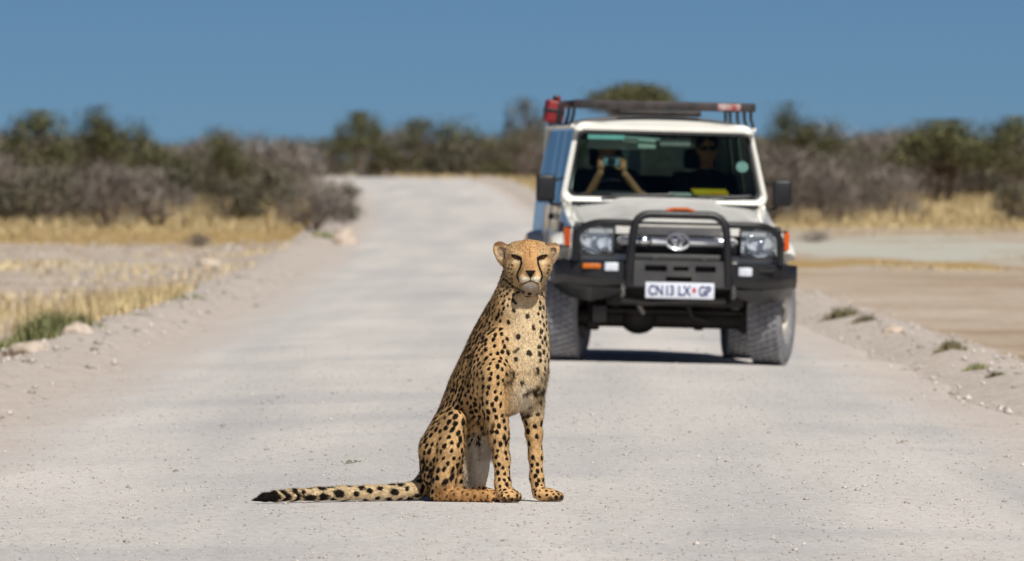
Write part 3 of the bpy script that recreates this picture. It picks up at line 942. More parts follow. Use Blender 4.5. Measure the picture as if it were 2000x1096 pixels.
interior = pmat('dark_interior', srgb(34, 38, 40), srgb(48, 52, 54), 6, 0.7)
trim_l = pmat('pale_headlining', srgb(178, 182, 172), srgb(164, 168, 158), 6, 0.8)

def glass_mat(name, tint, ior=1.45, rough=0.0):
    m = bpy.data.materials.new(name); m.use_nodes = True
    nt = m.node_tree; N = nt.nodes; L = nt.links
    N.remove(N['Principled BSDF'])
    tr = N.new('ShaderNodeBsdfTransparent'); tr.inputs[0].default_value = (*tint, 1)
    gl = N.new('ShaderNodeBsdfGlossy'); gl.inputs['Roughness'].default_value = rough
    fr = N.new('ShaderNodeFresnel'); fr.inputs['IOR'].default_value = ior
    nz = N.new('ShaderNodeTexNoise'); nz.inputs['Scale'].default_value = 3
    tc = N.new('ShaderNodeTexCoord'); L.new(tc.outputs['Object'], nz.inputs['Vector'])
    mr = N.new('ShaderNodeMapRange'); mr.inputs['To Min'].default_value = 0.0; mr.inputs['To Max'].default_value = 0.02
    L.new(nz.outputs['Fac'], mr.inputs['Value'])
    L.new(mr.outputs[0], gl.inputs['Roughness'])
    mx = N.new('ShaderNodeMixShader')
    L.new(fr.outputs[0], mx.inputs[0]); L.new(tr.outputs[0], mx.inputs[1]); L.new(gl.outputs[0], mx.inputs[2])
    L.new(mx.outputs[0], N['Material Output'].inputs['Surface'])
    return m
glass = glass_mat('tinted_glass', (0.50, 0.60, 0.58))
bright = pmat('bright_chrome', (0.9, 0.91, 0.94), None, rough=0.25, metal=0.3)
reflector = pmat('faceted_reflector', (0.90, 0.93, 0.97), None, rough=0.3, metal=0.1, bump=0.8, bscale=70)
lensg = glass_mat('clear_lens', (0.92, 0.94, 0.96), 1.3)

AR = 0.50
def arch(cy, cz, r, a0, a1, n=16):
    return [(cy + r * math.cos(R(a0 + (a1 - a0) * i / n)), cz + r * math.sin(R(a0 + (a1 - a0) * i / n))) for i in range(n + 1)]

# ---- body sides, with wheel arches cut out
body = MB()
for sx in (-1, 1):
    poly = [(-0.60, 0.74)] + arch(0, 0.43, AR, 152, 12) + [(0.50, 0.50), (2.36, 0.50)] + arch(2.86, 0.43, AR, 168, 12) + \
           [(3.38, 0.54), (4.05, 0.62), (4.10, 0.9), (4.06, 1.22), (0.74, 1.22), (0.2, 1.12), (-0.52, 1.04), (-0.60, 0.98)]
    body.prism(poly, sx * 0.76, sx * 0.845)
    # fender top between bonnet and side
    rings = []
    for y, zh in ((-0.60, 1.02), (-0.4, 1.06), (0.0, 1.10), (0.4, 1.15), (0.74, 1.215)):
        rings.append([(sx * 0.70, y, zh + 0.012), (sx * 0.77, y, zh + 0.012), (sx * 0.825, y, zh - 0.012), (sx * 0.852, y, zh - 0.055), (sx * 0.853, y, zh - 0.12), (sx * 0.70, y, zh - 0.12)])
    body.loft(rings)
body.box(-0.84, 0.84, 4.02, 4.09, 0.62, 1.2, 0.02)                       # tail panel
body.box(-0.80, 0.80, 0.66, 0.74, 0.9, 1.235, 0.01)                      # bulkhead
body.build('body_shell', paint, car)
MB().box(-0.70, 0.70, -0.42, 3.95, 0.50, 0.92).build('underbody', under_m, car)
MB().box(-0.745, 0.745, 0.76, 3.98, 0.60, 1.14).build('cabin_tub', interior, car)
for cy in (0.0, 2.86):
    for sx in (-1, 1):
        fl = MB()
        a1 = 128 if cy == 0 else 184
        rings = []
        for (yy, zz), (y2, z2), (y3, z3) in zip(arch(cy, 0.43, AR - 0.01, a1, -4, 20), arch(cy, 0.43, AR + 0.035, a1, -4, 20), arch(cy, 0.43, AR + 0.075, a1, -4, 20)):
            rings.append([(sx * 0.83, yy, zz), (sx * 0.945, yy, zz), (sx * 0.945, y2, z2), (sx * 0.915, y3 * 0.6 + y2 * 0.4, z3 * 0.6 + z2 * 0.4), (sx * 0.83, y3, z3)])
        fl.loft(rings)
        fl.build('wheel_arch_flare', paint, car)
# ---- bonnet
rings = []
for y, ze, zc, hw in ((-0.63, 1.03, 1.085, 0.69), (-0.60, 1.055, 1.115, 0.70), (-0.45, 1.07, 1.135, 0.705), (-0.1, 1.095, 1.175, 0.71), (0.3, 1.14, 1.225, 0.715), (0.70, 1.20, 1.285, 0.72)):
    row = []
    for t in np.linspace(-1, 1, 25):
        b_ = 0.03 * (1 - sstep(0.52, 0.62, abs(t)))
        row.append((t * hw, y, ze + (zc - ze - 0.03) * (1 - t * t) ** 0.6 + b_))
    rings.append(row + [(hw, y, ze - 0.03), (-hw, y, ze - 0.03)])
hood = MB().loft(rings).build('bonnet', dusty, car, 40)
MB().box(-0.05, 0.27, -0.72, -0.66, 1.105, 1.135, 0.01).build('bonnet_marker_lamp', amber, car) if False else None
# ---- front panel, grille
MB().box(-0.835, -0.80, -0.60, -0.52, 0.78, 1.03, 0.012).box(0.80, 0.835, -0.60, -0.52, 0.78, 1.03, 0.012).box(-0.80, 0.80, -0.60, -0.50, 0.775, 0.845, 0.012).build('front_panel', paint, car)
gr = MB().box(-0.81, 0.81, -0.585, -0.52, 0.85, 1.05, 0.01).build('grille', plastic, car)
for i in range(4):
    MB().box(-0.43, 0.43, -0.622, -0.588, 0.868 + i * 0.047, 0.884 + i * 0.047, 0.004).build('slat', plastic, gr)
MB().tube([(-0.455, -0.668, 0.948), (-0.44, -0.695, 0.948), (-0.09, -0.665, 0.948)], [0.024, 0.036, 0.034], 16).build('chrome_bar', bright, gr)
MB().tube([(0.09, -0.665, 0.948), (0.43, -0.66, 0.948), (0.445, -0.64, 0.948)], [0.034, 0.035, 0.026], 16).build('chrome_bar', bright, gr)
em = MB()
def ell_pts(cx, cz, a, b, y, n=28): return [(cx + a * math.cos(2 * math.pi * i / n), y, cz + b * math.sin(2 * math.pi * i / n)) for i in range(n + 1)]
em.tube(ell_pts(0, 0.948, 0.088, 0.062, -0.668), 0.012, 8)
em.tube(ell_pts(0, 0.958, 0.052, 0.026, -0.672), 0.009, 8)
em.tube(ell_pts(0, 0.944, 0.026, 0.052, -0.674), 0.009, 8)
em.build('emblem', bright, gr)
MB().ball((-0.27, -0.695, 0.948), (0.075, 0.042, 0.042), 3).build('bar_glint_ball', chrome, gr)  # added ball, no part of the grille, shaped to catch a sun glint
MB().ball((-0.02, -0.67, 0.965), (0.03, 0.022, 0.03), 3).build('emblem_glint_ball', chrome, gr)  # small ball added on the emblem for its sun highlight
# ---- headlights
for sx in (-1, 1):
    cx, cz = sx * 0.645, 0.952
    hl = MB()
    hl.lathe([(0.004, -0.58), (0.05, -0.585), (0.085, -0.60), (0.104, -0.622), (0.112, -0.64)], 'y', 28, (cx, 0, cz))
    x0, x1 = cx - 0.15, cx + 0.15
    hl.raw([(x0, -0.592, cz - 0.108), (x1, -0.592, cz - 0.108), (x1, -0.592, cz + 0.108), (x0, -0.592, cz + 0.108)], [(0, 1, 2, 3)])
    h = hl.build('headlight', reflector, car, 25)
    MB().tube([(cx, -0.585, cz), (cx, -0.63, cz)], 0.017, 10).ball((cx, -0.63, cz), 0.018, 2).build('bulb', refl_w, h)
    for dx, dz in ((-0.075, 0.045), (0.01, 0.0), (-0.085, -0.07), (0.02, -0.075), (0.09, -0.08)):
        MB().ball((cx + dx, -0.622, cz + dz), (0.024, 0.02, 0.024), 3).build('lamp_glint_ball', chrome, h)  # added chrome balls that give the lamp its bright glints
    # lens with a rounded outer lower corner
    pl = [(x0 + 0.03, cz - 0.112), (x1 - 0.03, cz - 0.112), (x1, cz - 0.08), (x1, cz + 0.112), (x0, cz + 0.112), (x0, cz - 0.08)]
    MB().prism(pl, -0.648, -0.652, 'y').build('lens', lensg, h, smooth=False)
    MB().box(cx - 0.155, cx + 0.155, -0.66, -0.60, cz + 0.112, cz + 0.128, 0.004).box(cx - 0.155, cx + 0.155, -0.655, -0.60, cz - 0.124, cz - 0.112, 0.004).box(x0 - 0.012, x0, -0.655, -0.6, cz - 0.11, cz + 0.11, 0.003).box(x1, x1 + 0.012, -0.655, -0.6, cz - 0.11, cz + 0.11, 0.003).build('bezel', plastic, h)
    ind = MB().prism([(sx * 0.835, -0.615), (sx * 0.875, -0.58), (sx * 0.878, -0.44), (sx * 0.84, -0.44)], 0.90, 1.035, 'z').build('indicator_lamp', amber, car)
    MB().prism([(sx * 0.825, -0.60), (sx * 0.862, -0.575), (sx * 0.866, -0.43), (sx * 0.83, -0.43)], 0.885, 1.05, 'z').build('housing', pmat('lamp_housing', srgb(70, 30, 30), None, rough=0.4), ind)
# ---- steel bumper with wings and slotted centre
bm_ = MB()
def bsec(x, yf, zt, zb, yb):
    return [(x, yf + 0.02, zt), (x, yf, zt - 0.02), (x, yf, zb + 0.06), (x, yf + 0.07, zb), (x, yb, zb), (x, yb, zt)]
SEC = ((0.955, -0.40, 0.775, 0.635, -0.36), (0.945, -0.55, 0.78, 0.60, -0.40), (0.88, -0.66, 0.785, 0.615, -0.46), (0.78, -0.74, 0.785, 0.60, -0.52), (0.62, -0.79, 0.785, 0.59, -0.58), (0.40, -0.80, 0.785, 0.585, -0.6))
bm_.loft([bsec(-q[0], *q[1:]) for q in SEC] + [bsec(q[0], *q[1:]) for q in SEC[::-1]])
bumper = bm_.build('bumper', black, car, 30)
def holed_plate(mb, x0, x1, z0, z1, y0, y1, holes):
    X = sorted({x0, x1, *[h[0] for h in holes], *[h[1] for h in holes]}); Z = sorted({z0, z1, *[h[2] for h in holes], *[h[3] for h in holes]})
    for a, b in zip(X[:-1], X[1:]):
        for c, d in zip(Z[:-1], Z[1:]):
            if not any(h[0] <= a and b <= h[1] and h[2] <= c and d <= h[3] for h in holes):
                mb.box(a, b, y0, y1, c, d)
    return mb
holed_plate(MB(), -0.40, 0.40, 0.60, 0.80, -0.86, -0.80, [(-0.265, -0.095, 0.715, 0.762), (-0.045, 0.075, 0.722, 0.755), (0.125, 0.285, 0.715, 0.762), (-0.10, 0.10, 0.640, 0.675)]).build('slotted_centre_plate', lit_dusty_black, bumper, smooth=False)
MB().box(-0.39, 0.39, -0.806, -0.62, 0.61, 0.775).build('dark_slot_backing', under_m, bumper)  # dark backing, puts the shade inside the slots into colour
MB().box(-0.37, 0.37, -0.80, -0.62, 0.80, 0.85, 0.015).build('upper_tray', lit_dusty_black, bumper)
for x in (-0.19, 0.19):
    MB().box(x - 0.03, x + 0.03, -0.83, -0.77, 0.80, 0.82, 0.006).build('mount_bolt', black, bumper)
MB().box(-0.745, -0.60, -0.80, -0.755, 0.725, 0.765, 0.01).build('amber_marker_lamp', pmat('faded_amber', srgb(206, 112, 20), srgb(186, 92, 16), 40, 0.35), bumper)
for x0, x1, z0 in ((-0.575, -0.465, 0.708), (0.465, 0.575, 0.69)):
    MB().box(x0, x1, -0.812, -0.77, z0, z0 + 0.068, 0.012).build('fog_lamp', refl_w, bumper)
MB().box(0.62, 0.75, -0.797, -0.74, 0.722, 0.75, 0.006).build('dark_slot_bar', under_m, bumper)  # solid dark bar, a slot's shade put into its colour
# lower skid wings
for sx in (-1, 1):
    MB().loft([[(sx * x, y, zt), (sx * x, y - 0.03, zt - 0.02), (sx * x, y + 0.12, zb), (sx * x, y + 0.2, zb), (sx * x, y + 0.2, zt)] for x, y, zt, zb in ((0.42, -0.72, 0.60, 0.53), (0.66, -0.68, 0.605, 0.47), (0.82, -0.56, 0.62, 0.50), (0.93, -0.42, 0.64, 0.56))]).build('skid_wing', black, bumper, 30)
    MB().tube([(sx * 0.43, -0.80, 0.60), (sx * 0.43, -0.87, 0.575), (sx * 0.43, -0.87, 0.535), (sx * 0.43, -0.80, 0.52)], 0.016, 8).build('recovery_eye', steel, bumper)
# ---- bull bar
def round_path(pts, rad, n=6):
    P = [Vector(p) for p in pts]; out = [P[0]]
    for i in range(1, len(P) - 1):
        d1 = (P[i - 1] - P[i]).normalized(); d2 = (P[i + 1] - P[i]).normalized()
        rr = min(rad, (P[i - 1] - P[i]).length * 0.49, (P[i + 1] - P[i]).length * 0.49)
        a, b = P[i] + d1 * rr, P[i] + d2 * rr
        for k in range(n + 1):
            t = k / n
            out.append(a * (1 - t) ** 2 + P[i] * 2 * t * (1 - t) + b * t * t)
    out.append(P[-1])
    return out
bb = MB()
bb.tube(round_path([(-0.385, -0.85, 0.60), (-0.375, -0.87, 0.90), (-0.345, -0.84, 1.155), (0.345, -0.84, 1.155), (0.375, -0.87, 0.90), (0.385, -0.85, 0.60)], 0.17, 8), 0.032, 14)
bull = bb.build('bull_bar', black, car)
for sx in (-1, 1):
    MB().tube(round_path([(sx * 0.37, -0.845, 1.085), (sx * 0.66, -0.80, 1.085), (sx * 0.79, -0.73, 1.02), (sx * 0.795, -0.74, 0.78)], 0.13, 8), 0.027, 12).build('side_hoop', black, bull)
    MB().box(sx * 0.36, sx * 0.40, -0.86, -0.82, 0.60, 0.86, 0.01).build('upright_plate', black, bull)
MB().box(-0.36, 0.36, -0.70, -0.66, 1.075, 1.10, 0.008).build('cross_tube', black, bull)
MB().tube(round_path([(-0.11, -0.845, 1.18), (-0.06, -0.845, 1.20), (0.06, -0.845, 1.20), (0.11, -0.845, 1.18)], 0.03, 4), 0.014, 8).build('orange_cable_tie', pmat('orange_cord', srgb(206, 104, 30), srgb(176, 80, 20), 30, 0.7), bull)
# ---- licence plate with raised characters
plm = pmat('plate_white', srgb(226, 230, 240), srgb(216, 220, 232), 20, 0.35)
plate = MB().box(-0.26, 0.275, -0.885, -0.872, 0.507, 0.632, 0.006).build('licence_plate', plm, car)
blue = pmat('plate_blue', srgb(38, 48, 104), None, rough=0.5)
red = pmat('plate_red', srgb(196, 70, 70), None, rough=0.5)
def text_mesh(txt, size, name, mat, parent, x, y, z, sx=1.0):
    cu = bpy.data.curves.new(name, 'FONT'); cu.body = txt; cu.size = size; cu.extrude = 0.0015; cu.align_x = 'LEFT'
    cu.offset = size * 0.022
    to = bpy.data.objects.new(name, cu); COL.objects.link(to)
    dg = bpy.context.evaluated_depsgraph_get()
    me = bpy.data.meshes.new_from_object(to.evaluated_get(dg))
    bpy.data.objects.remove(to)
    me.materials.clear(); me.materials.append(mat)
    o = bpy.data.objects.new(name, me); COL.objects.link(o)
    o.parent = parent; o.location = (x, y, z); o.rotation_euler = (R(90), 0, 0); o.scale = (sx, 1, 1)
    return o
for chs, x in (('C', -0.238), ('N', -0.182), ('1', -0.112), ('3', -0.074), ('L', -0.008), ('X', 0.035), ('G', 0.152), ('P', 0.208)):
    text_mesh(chs, 0.108, 'character', blue, plate, x, -0.8875, 0.532, 0.74)
MB().box(0.104, 0.132, -0.8875, -0.884, 0.556, 0.592, 0.004).build('crest', red, plate)
# ---- wheels
def make_wheel(name):
    w = empty(name)
    t = MB()
    RW = 0.395
    t.lathe([(0.215, -0.10), (0.235, -0.128), (0.30, -0.138), (0.36, -0.132), (0.380, -0.118), (0.385, -0.06), (0.386, 0), (0.385, 0.06), (0.380, 0.118), (0.36, 0.132), (0.30, 0.138), (0.235, 0.128), (0.215, 0.10), (0.20, 0)], 'x', 56)
    for k in range(46):
        for j, xx in enumerate((-0.1, -0.05, 0.0, 0.05, 0.1)):
            th = 2 * math.pi * (k + (0.5 if j % 2 else 0) + 0.13 * j) / 46
            rot = Matrix.Rotation(th, 3, 'X')
            rr = RW if abs(xx) < 0.09 else RW - 0.004
            b = []
            for dx in (-0.019, 0.019):
                for dy in (-0.017, 0.017):
                    for zz in (rr - 0.022, rr):
                        b.append(rot @ Vector((xx + dx + (0.006 if dy > 0 else -0.006), dy, zz)))
            t.raw(b, [(0, 1, 3, 2), (4, 6, 7, 5), (0, 4, 5, 1), (2, 3, 7, 6), (1, 5, 7, 3), (0, 2, 6, 4)])
    t.build('tyre', rubber, w, 40)
    rm = MB()
    rm.lathe([(0.213, -0.10), (0.205, -0.09), (0.195, -0.03), (0.195, 0.03), (0.205, 0.09), (0.213, 0.10)], 'x', 40)
    rm.lathe([(0.196, 0.055), (0.17, 0.05), (0.12, 0.075), (0.075, 0.07), (0.07, 0.11), (0.055, 0.118), (0.0, 0.118)], 'x', 40)
    rmo = rm.build('rim', rim_m, w, 35)
    for k in range(6):
        th = k * math.pi / 3
        MB().tube([(0.07, 0.10 * math.cos(th), 0.10 * math.sin(th)), (0.09, 0.10 * math.cos(th), 0.10 * math.sin(th))], 0.012, 6).build('wheel_nut', steel, rmo)
    return w
wh = make_wheel('wheel')
STEER = -15.0
for i, (x, y, flip, st) in enumerate(((-0.80, 0, 1, STEER), (0.80, 0, 0, STEER), (-0.80, 2.86, 1, 0), (0.80, 2.86, 0, 0))):
    w = wh if i == 0 else copy_tree(wh)
    w.parent = car
    w.location = (x, y, 0.397)
    w.rotation_euler = (R(17 * i), 0, R(st + (180 if flip else 0)))
# ---- running gear under the front
ax = MB().tube([(-0.72, 0, 0.345), (0.72, 0, 0.345)], 0.078, 14).ball((-0.24, 0.0, 0.345), (0.15, 0.16, 0.13), 3).build('front_axle', under_m, car)
for sx in (-1, 1):
    MB().lathe([(0.07, -0.0), (0.07, 0.30)], 'z', 16, (sx * 0.42, 0.05, 0.42)).build('coil_spring', lit_dusty_black, ax)
    MB().tube([(sx * 0.52, 0.0, 0.30), (sx * 0.48, 0.95, 0.52)], 0.035, 8).build('radius_arm', under_m, ax)
    MB().box(sx * 0.60 - 0.05, sx * 0.60 + 0.05, -0.08, 0.08, 0.24, 0.52, 0.02).build('steering_knuckle', under_m, ax)
MB().tube([(-0.62, -0.16, 0.40), (0.62, -0.16, 0.40)], 0.02, 8).build('track_rod', under_m, ax)
MB().tube([(-0.33, -0.30, 0.56), (-0.22, -0.26, 0.38)], [0.028, 0.02], 8).build('steering_damper', steel, ax)
MB().tube([(0.50, -0.32, 0.56), (0.62, -0.30, 0.585)], 0.018, 8).build('damper_link', steel, ax)
MB().box(-0.52, 0.56, -0.35, 0.15, 0.44, 0.60, 0.03).build('sump_guard', under_m, car)
MB().box(-0.50, -0.42, -0.6, 3.9, 0.46, 0.58, 0.02).build('chassis_rail', under_m, car)
MB().box(0.42, 0.50, -0.6, 3.9, 0.46, 0.58, 0.02).build('chassis_rail', under_m, car)
MB().tube([(-0.7, 2.86, 0.38), (0.7, 2.86, 0.38)], 0.06, 12).ball((-0.02, 2.86, 0.37), (0.15, 0.16, 0.15), 3).build('rear_axle', under_m, car)
MB().tube([(-0.45, -0.45, 0.50), (-0.2, -0.42, 0.47), (0.05, -0.44, 0.49), (0.4, -0.45, 0.5)], 0.03, 8).build('steering_link', lit_dusty_black, ax)
MB().box(-0.62, -0.50, -0.2, -0.05, 0.30, 0.44, 0.02).build('steering_box', lit_dusty_black, ax)
MB().tube([(0.1, -0.3, 0.5), (0.16, -0.25, 0.36), (0.3, -0.22, 0.33)], 0.02, 8).build('hose', under_m, ax)
MB().box(0.22, 0.30, 0.3, 0.42, 0.25, 0.42, 0.02).build('bracket', under_m, car)
# ---- cabin: windscreen frame, roof, pillars
def wpt(x, t, off=0.0):
    """point on the raked windscreen plane; t 0 at the scuttle, 1 at the roof"""
    return (x, 0.735 + 0.27 * t - off, 1.225 + 0.645 * t + off * 0.35)
def wout(hw0, hw1, t0, t1, rad, n=6):
    """rounded outline in (x, t)"""
    c = []
    for (sx, tt, a0) in ((1, t0, 270), (1, t1, 0), (-1, t1, 90), (-1, t0, 180)):
        hw = hw0 + (hw1 - hw0) * tt
        rt = rad / 0.70
        for k in range(n + 1):
            a = R(a0 + 90 * k / n)
            cx = sx * (hw - rad); ct = tt + (rt if tt == t0 else -rt)
            c.append((cx + rad * math.cos(a), ct + rt * math.sin(a)))
    return c
outer = wout(0.815, 0.715, 0.0, 1.0, 0.09)
inner = wout(0.772, 0.672, 0.085, 0.905, 0.055)
fr_ = MB()
ring_sets = [[wpt(x, t, -0.10) for x, t in outer], [wpt(x * 0.995, t, 0.0) for x, t in outer], [wpt(x, t, 0.012) for x, t in [(o[0] * 0.35 + i[0] * 0.65, o[1] * 0.35 + i[1] * 0.65) for o, i in zip(outer, inner)]], [wpt(x, t, 0.0) for x, t in inner], [wpt(x, t, -0.08) for x, t in inner]]
fr_.loft(ring_sets, True, False)
fr_.build('windscreen_frame', paint, car, 50)
ins2 = wout(0.772, 0.672, 0.085, 0.905, 0.055)
inn3 = wout(0.748, 0.650, 0.118, 0.868, 0.05)
MB().loft([[wpt(x, t, -0.004) for x, t in ins2], [wpt(x, t, 0.004) for x, t in inn3], [wpt(x, t, -0.03) for x, t in inn3]], True, False).build('windscreen_seal', plastic, car, 50)
gpts = wout(0.76, 0.66, 0.10, 0.89, 0.055)
gl_ = MB().raw([wpt(x, t, -0.010) for x, t in gpts], [tuple(range(len(gpts)))]).build('windscreen', glass, car, smooth=False)
lic = MB()
cx_, ct_ = 0.62, 0.50
MB().raw([wpt(cx_ + 0.048 * math.cos(k * math.pi / 10), ct_ + 0.068 * math.sin(k * math.pi / 10), -0.016) for k in range(20)], [tuple(range(20))]).build('licence_disc', pmat('disc_paper', srgb(196, 222, 216), srgb(150, 190, 186), 60, 0.6), gl_, smooth=False)
MB().raw([wpt(x, t, -0.015) for x, t in ((-0.60, 0.80), (-0.31, 0.80), (-0.31, 0.855), (-0.60, 0.855))], [(0, 1, 2, 3)]).build('sunshade_sticker', pmat('turquoise_film', srgb(62, 196, 190), srgb(40, 170, 160), 8, 0.4), gl_, smooth=False)
MB().raw([wpt(x, t, -0.015) for x, t in ((-0.305, 0.815), (-0.03, 0.80), (-0.03, 0.825), (-0.305, 0.845))], [(0, 1, 2, 3)]).build('sunshade_sticker', pmat('green_film', srgb(24, 112, 96), srgb(14, 84, 74), 8, 0.4), gl_, smooth=False)
# wiper arms
for xa, xb in ((-0.50, 0.05), (0.18, 0.66)):
    wp = MB().tube([wpt(xa, 0.06, 0.02), wpt((xa + xb) / 2, 0.085, 0.03), wpt(xb, 0.115, 0.016)], 0.008, 6).build('wiper', plastic, car)
    MB().tube([wpt(xa + 0.08, 0.105, 0.012), wpt(xb + 0.03, 0.13, 0.012)], 0.006, 6).build('blade', plastic, wp)
MB().box(-0.74, 0.74, 0.62, 0.76, 1.215, 1.242, 0.01).build('scuttle_panel', plastic, car)
# roof
rings = []
for y, dz in ((0.98, -0.025), (1.06, 0.0), (1.6, 0.02), (2.6, 0.02), (3.6, 0.01), (4.0, -0.02)):
    row = [(t * 0.715, y, 1.845 + dz + 0.07 * (1 - abs(t) ** 2.5)) for t in np.linspace(-1, 1, 17)]
    rings.append(row + [(0.70, y, 1.815), (-0.70, y, 1.815)])
roof = MB().loft(rings).build('roof', paint, car, 40)
for sx in (-1, 1):
    MB().tube([(sx * 0.722, 1.0, 1.838), (sx * 0.722, 4.0, 1.838)], 0.014, 8).build('rain_gutter', paint, roof)
MB().box(-0.66, 0.66, 1.1, 3.95, 1.80, 1.812).build('headlining', trim_l, roof)
def side_pt(sx, y, z): return (sx * (0.798 - 0.092 * (z - 1.21) / 0.63), y, z)
def side_quad(mb, sx, y0, y1, y0t, y1t, z0, z1, th=0.05):
    a = [side_pt(sx, y0, z0), side_pt(sx, y1, z0), side_pt(sx, y1t, z1), side_pt(sx, y0t, z1)]
    b = [(p[0] - sx * th, p[1], p[2]) for p in a]
    mb.raw(a + b, [(0, 1, 2, 3), (4, 7, 6, 5), (0, 4, 5, 1), (1, 5, 6, 2), (2, 6, 7, 3), (3, 7, 4, 0)])
    return mb
for sx in (-1, 1):
    for (y0, y1, y0t, y1t) in ((0.76, 0.86, 1.02, 1.10), (1.78, 1.90, 1.78, 1.90), (2.62, 2.72, 2.62, 2.72), (3.92, 4.06, 3.86, 4.0)):
        side_quad(MB(), sx, y0, y1, y0t, y1t, 1.21, 1.83).build('pillar', paint, car, smooth=False)
    for (y0, y1, y0t, y1t) in ((0.86, 1.78, 1.10, 1.78), (1.90, 2.62, 1.90, 2.62), (2.72, 3.92, 2.72, 3.86)):
        side_quad(MB(), sx, y0, y1, y0t, y1t, 1.225, 1.80, 0.006).build('side_window', glass, car, smooth=False)
        side_quad(MB(), sx, y0, y1, y0t, y1t, 1.80, 1.835).build('window_header', paint, car, smooth=False)
    # front door with shut lines, handle, mirror
    door = side_quad(MB(), sx, 0.84, 1.80, 0.84, 1.80, 0.60, 1.205, 0.02)
    dv = MB()
    dv.box(sx * 0.846, sx * 0.856, 0.83, 1.80, 0.60, 1.205, 0.006)
    dr = dv.build('door', paint, car)
    MB().box(sx * 0.857, sx * 0.878, 1.60, 1.74, 1.10, 1.13, 0.008).build('door_handle', plastic, dr)
    MB().box(sx * 0.846, sx * 0.854, 1.86, 2.64, 0.60, 1.205, 0.006).build('rear_door', paint, car)
    MB().box(sx * 0.845, sx * 0.862, 0.42, 0.66, 0.98, 1.07, 0.008).build('fender_vent', plastic, car)
    mr_ = MB().box(sx * 0.935 - 0.075, sx * 0.935 + 0.075, 0.80, 0.87, 1.235, 1.445, 0.022, 3).build('wing_mirror', plastic, car)
    MB().tube([(sx * 0.80, 0.86, 1.20), (sx * 0.88, 0.85, 1.215), (sx * 0.91, 0.84, 1.25)], 0.014, 8).build('mirror_arm', plastic, mr_)
    MB().tube([(sx * 0.79, 0.90, 1.42), (sx * 0.87, 0.86, 1.40)], 0.010, 8).build('mirror_arm', plastic, mr_)
    MB().box(sx * 0.935 - 0.065, sx * 0.935 + 0.065, 0.871, 0.875, 1.25, 1.43).build('mirror_glass', chrome, mr_)
# rear wall with window
holed_plate(MB(), -0.74, 0.74, 1.2, 1.82, 3.98, 4.03, [(-0.60, -0.05, 1.28, 1.74), (0.05, 0.60, 1.28, 1.74)]).build('rear_door_panel', paint, car, smooth=False)
for x0, x1 in ((-0.60, -0.05), (0.05, 0.60)):
    MB().box(x0, x1, 4.0, 4.006, 1.28, 1.74).build('rear_window', glass, car, smooth=False)
# ---- inside
dash = MB()
dash.prism([(0.78, 1.10), (0.80, 1.265), (0.98, 1.285), (1.12, 1.25), (1.15, 1.02), (0.78, 1.0)], -0.74, 0.74)
dash.box(-0.55, -0.22, 1.0, 1.12, 1.26, 1.33, 0.02)
dash.build('dashboard', interior, car)
st = MB().tube([(-0.385 + 0.19 * math.cos(a), 1.24 - 0.07 * math.sin(a), 1.24 + 0.175 * math.sin(a)) for a in np.linspace(0, 2 * math.pi, 29)], 0.014, 8).build('steering_wheel', plastic, car)
MB().tube([(-0.385, 1.24, 1.24), (-0.385, 1.05, 1.16)], 0.04, 10).tube([(-0.55, 1.24, 1.25), (-0.22, 1.24, 1.25)], 0.016, 6).build('hub', plastic, st)
seat_m = pmat('seat_fabric', srgb(40, 46, 52), srgb(54, 60, 66), 20, 0.85)
for x in (-0.385, 0.37):
    se = MB().box(x - 0.24, x + 0.24, 1.40, 1.88, 0.86, 1.0, 0.05, 3).build('front_seat', seat_m, car)
    MB().box(x - 0.23, x + 0.23, 1.84, 1.95, 0.98, 1.50, 0.05, 3, Matrix.Rotation(R(-12), 3, 'X')).build('backrest', seat_m, se)
    MB().box(x - 0.13, x + 0.13, 1.92, 2.0, 1.52, 1.68, 0.035, 3).build('headrest', seat_m, se)
MB().box(-0.62, 0.62, 2.75, 2.9, 0.95, 1.46, 0.05, 3).build('rear_seat', seat_m, car)
MB().box(-0.60, -0.13, 1.02, 1.04, 1.655, 1.775, 0.012, 2, Matrix.Rotation(R(20), 3, 'X')).build('sun_visor', trim_l, car)
MB().box(-0.20, -0.06, 1.00, 1.015, 1.67, 1.755, 0.004).build('visor_card', pmat('visor_label', srgb(206, 226, 206), None, rough=0.6), car)
mi = MB().box(-0.03, 0.22, 1.02, 1.05, 1.69, 1.76, 0.015, 2).build('inside_mirror', trim_l, car)
MB().tube([(0.09, 1.03, 1.75), (0.09, 1.03, 1.83)], 0.012, 8).build('mirror_stem', plastic, mi)
# ---- roof rack: side rails, cross slats, feet
rk = empty('roof_rack'); rk.parent = car
rack_m = pmat('worn_rack_black', srgb(38, 36, 38), srgb(66, 58, 56), 10, 0.6)
for x in (-0.70, 0.70):
    MB().box(x - 0.018, x + 0.018, 0.95, 3.6, 1.985, 2.04, 0.008).build('side_rail', rack_m, rk)
MB().box(-0.72, 0.72, 0.93, 0.965, 1.975, 2.045, 0.01).build('front_rail', rack_m, rk)
for i in range(12):
    y = 1.15 + i * 0.215
    MB().box(-0.685, 0.685, y, y + 0.10, 1.995, 2.015, 0.004).build('slat', rack_m, rk)
for sx in (-1, 1):
    for y in (1.15, 1.75, 2.4, 3.1, 3.55):
        MB().tube([(sx * 0.70, y, 1.99), (sx * 0.705, y + 0.02, 1.92), (sx * 0.728, y + 0.02, 1.845)], 0.014, 6).build('foot', rack_m, rk)
MB().box(-0.35, 0.30, 1.05, 1.25, 1.93, 1.975, 0.01).build('wind_deflector', rack_m, rk)
MB().box(0.42, 0.60, 0.922, 0.93, 1.985, 2.035, 0.003).build('reflective_tape', pmat('red_white_tape', srgb(150, 60, 60), srgb(190, 170, 168), 14, 0.5), rk)
